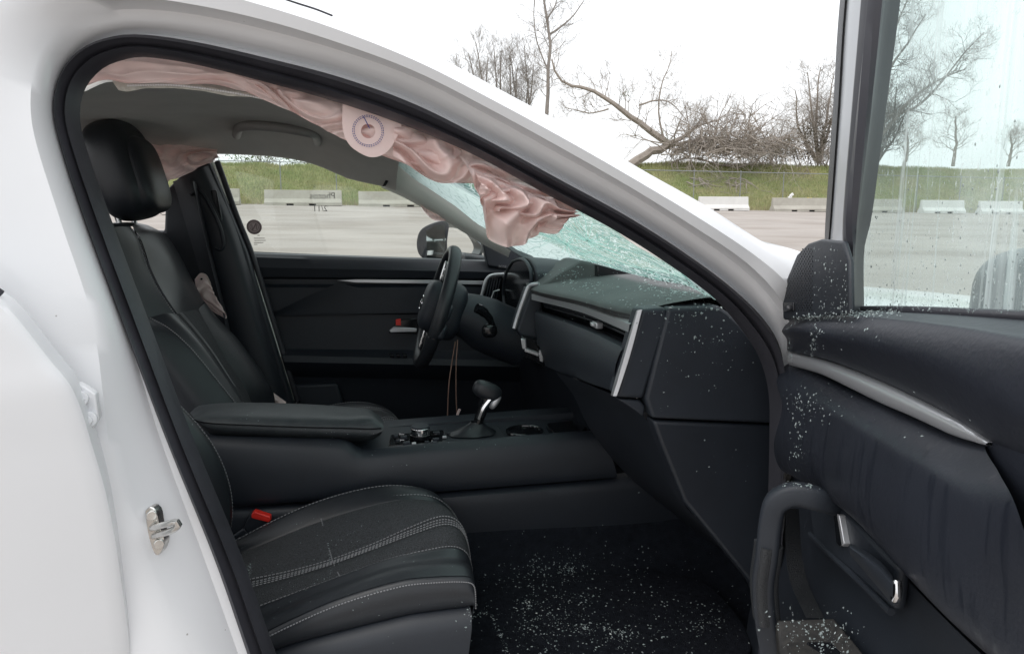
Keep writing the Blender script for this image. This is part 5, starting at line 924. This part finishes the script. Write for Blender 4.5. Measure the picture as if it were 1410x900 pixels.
# ---------------- broken glass lying about (dropped onto the real surfaces)
bpy.context.view_layer.update(); dg = bpy.context.evaluated_depsgraph_get()
shardm = mat('glass_crumb', (.40, .45, .45), .2, spec=.7, var=(120, (.16, .21, .21)))
def shards(name, label, spots, seed, smin, smax, flatten=.5):
    r = random.Random(seed); parts = []
    for pts, n_ in spots:
        k = 0; tries = 0
        while k < n_ and tries < n_*4:
            tries += 1
            if len(pts) == 3 and not isinstance(pts[0], tuple): cx, cy, sp_ = pts; x, y = r.gauss(cx, sp_), r.gauss(cy, sp_*.6)
            else:
                (x0, y0), (x1, y1), wd = pts; t = r.random(); g = r.gauss(0, wd); x, y = x0+(x1-x0)*t+g*.7, y0+(y1-y0)*t+r.gauss(0, wd)
            d = ray(x, y); hit, loc, nor, _, ob, _ = S.ray_cast(dg, CAM+d*.05, d.normalized(), distance=4)
            if not hit or ob.name.startswith(('outer_panel', 'weatherstrip', 'grille', 'fabric') if 'pane' in label else ('window_pane', 'outer_panel', 'weatherstrip', 'grille', 'fabric')): continue
            if nor.dot(d) > 0: nor = -nor
            k += 1; s_ = smin*.6+(smax*1.25-smin*.6)*r.random()**2.6; a = nor.orthogonal().normalized(); a.rotate(Matrix.Rotation(r.uniform(0, 6.28), 3, nor)); b = nor.cross(a)
            c = loc+nor*s_*.12; e = [c+a*s_*r.uniform(.5, 1.5), c+b*s_*r.uniform(.3, .9), c-a*s_*r.uniform(.4, 1), c-b*s_*r.uniform(.3, .8)]
            tpt = [p*.35+c*.65+nor*s_*flatten for p in e]; vs = e+tpt
            parts.append((vs, [(0, 1, 2, 3), (7, 6, 5, 4), (0, 4, 5, 1), (1, 5, 6, 2), (2, 6, 7, 3), (3, 7, 4, 0)]))
    if parts: obj(name, *merge(parts), shardm, None, smooth=False, label=label, cat='broken glass', kind='stuff')
rc = random.Random(77); clumps = [((rc.gauss(790, 70), rc.gauss(845, 32), rc.uniform(6, 26)), rc.randint(20, 90)) for _ in range(30)]
shards('glass_shards', 'crumbs of broken glass strewn over the passenger floor mat', clumps+[((800, 850, 85), 420), ((950, 850, 55), 160), (((672, 838), (700, 900), 2.5), 80), ((820, 790, 70), 50)], 1, .0007, .0024, .4)
shards('glass_shards', 'fine glass crumbs sprinkled on the passenger seat cushion', [((480, 770, 60), 130), ((400, 800, 35), 80), (((345, 775), (338, 812), 2), 60), (((452, 745), (456, 800), 1.2), 70), (((480, 735), (505, 722), 3), 20)], 2, .0006, .0014)
shards('glass_shards', 'glass crumbs on top of the dashboard below the broken windscreen', [(((770, 385), (830, 396), 7), 150), (((880, 385), (990, 412), 8), 420), ((930, 410, 40), 180), ((850, 402, 30), 90), (((745, 380), (800, 372), 5), 60)], 3, .0012, .0034)
shards('glass_shards', 'few glass crumbs stuck on the end of the dashboard', [((985, 490, 35), 34), ((940, 510, 40), 26), ((1000, 620, 40), 16), ((985, 465, 10), 14)], 4, .0006, .0017, .2)
shards('glass_shards', 'glass crumbs along the ledge and down the front of the open door', [(((1095, 440), (1240, 428), 3), 330), (((1085, 450), (1088, 500), 3), 60), (((1125, 450), (1115, 490), 7), 110), ((1115, 560, 22), 120), (((1100, 540), (1098, 640), 9), 110), (((1075, 664), (1125, 672), 3), 60), ((1160, 455, 40), 40), ((1230, 560, 50), 14), (((1090, 438), (1215, 431), 2), 260)], 5, .0006, .0021, .35)
shards('glass_shards', 'dirty glass crumbs on the window switch plate of the open door', [((1120, 865, 30), 150), ((1140, 880, 26), 90)], 6, .0008, .0024, .4)
shards('glass_shards', 'dusty glass crumbs caught around the gear selector and armrest', [((600, 598, 45), 60), (((400, 595), (510, 598), 6), 40), ((690, 598, 30), 18), ((340, 582, 30), 14)], 7, .0006, .0016, .4)

def drops(name, label, spots, seed, r0, r1):
    r = random.Random(seed); parts = []
    for (x0, y0, x1, y1), n_ in spots:
        for _ in range(n_):
            x, y = r.uniform(x0, x1), y0+(y1-y0)*(1-r.random()**1.6); d = ray(x, y); hit, loc, nor, _, ob, _ = S.ray_cast(dg, CAM+d*.05, d.normalized(), distance=2)
            if not hit or not ob.name.startswith(('window_pane', 'speaker_pod')): continue
            if nor.dot(d) > 0: nor = -nor
            q = r0+(r1-r0)*r.random()**2.5; a = nor.cross(V((0, 0, 1))).normalized(); b = a.cross(nor); el = r.uniform(1, 1.8); ring = [loc+a*q*math.cos(t*1.0472)+b*q*el*math.sin(t*1.0472) for t in range(6)]; mid_ = [loc+(p-loc)*.6+nor*q*.45 for p in ring]
            parts.append((ring+mid_, [(t, (t+1) % 6, 6+(t+1) % 6, 6+t) for t in range(6)]+[tuple(range(6, 12))]))
    obj(name, *merge(parts), dropm, None, label=label, cat='water', kind='stuff', ang=80)
dropm = mat('water_drop', (.32, .37, .36), .06, spec=.8)
drops('water_drops', 'dark water drops beaded on the lower door glass', [((1192, 250, 1410, 424), 200), ((1230, 20, 1410, 300), 40)], 21, .0004, .0013)
drops('water_drops', 'water drops beaded on the black speaker pod of the door', [((1120, 335, 1168, 425), 90)], 22, .0004, .0014)
shards('glass_shards', 'glass crumbs clinging to the bottom of the door pane', [(((1195, 421), (1400, 428), 3), 220), (((1200, 410), (1330, 412), 9), 130), ((1240, 380, 40), 60)], 8, .0004, .0012, .3)
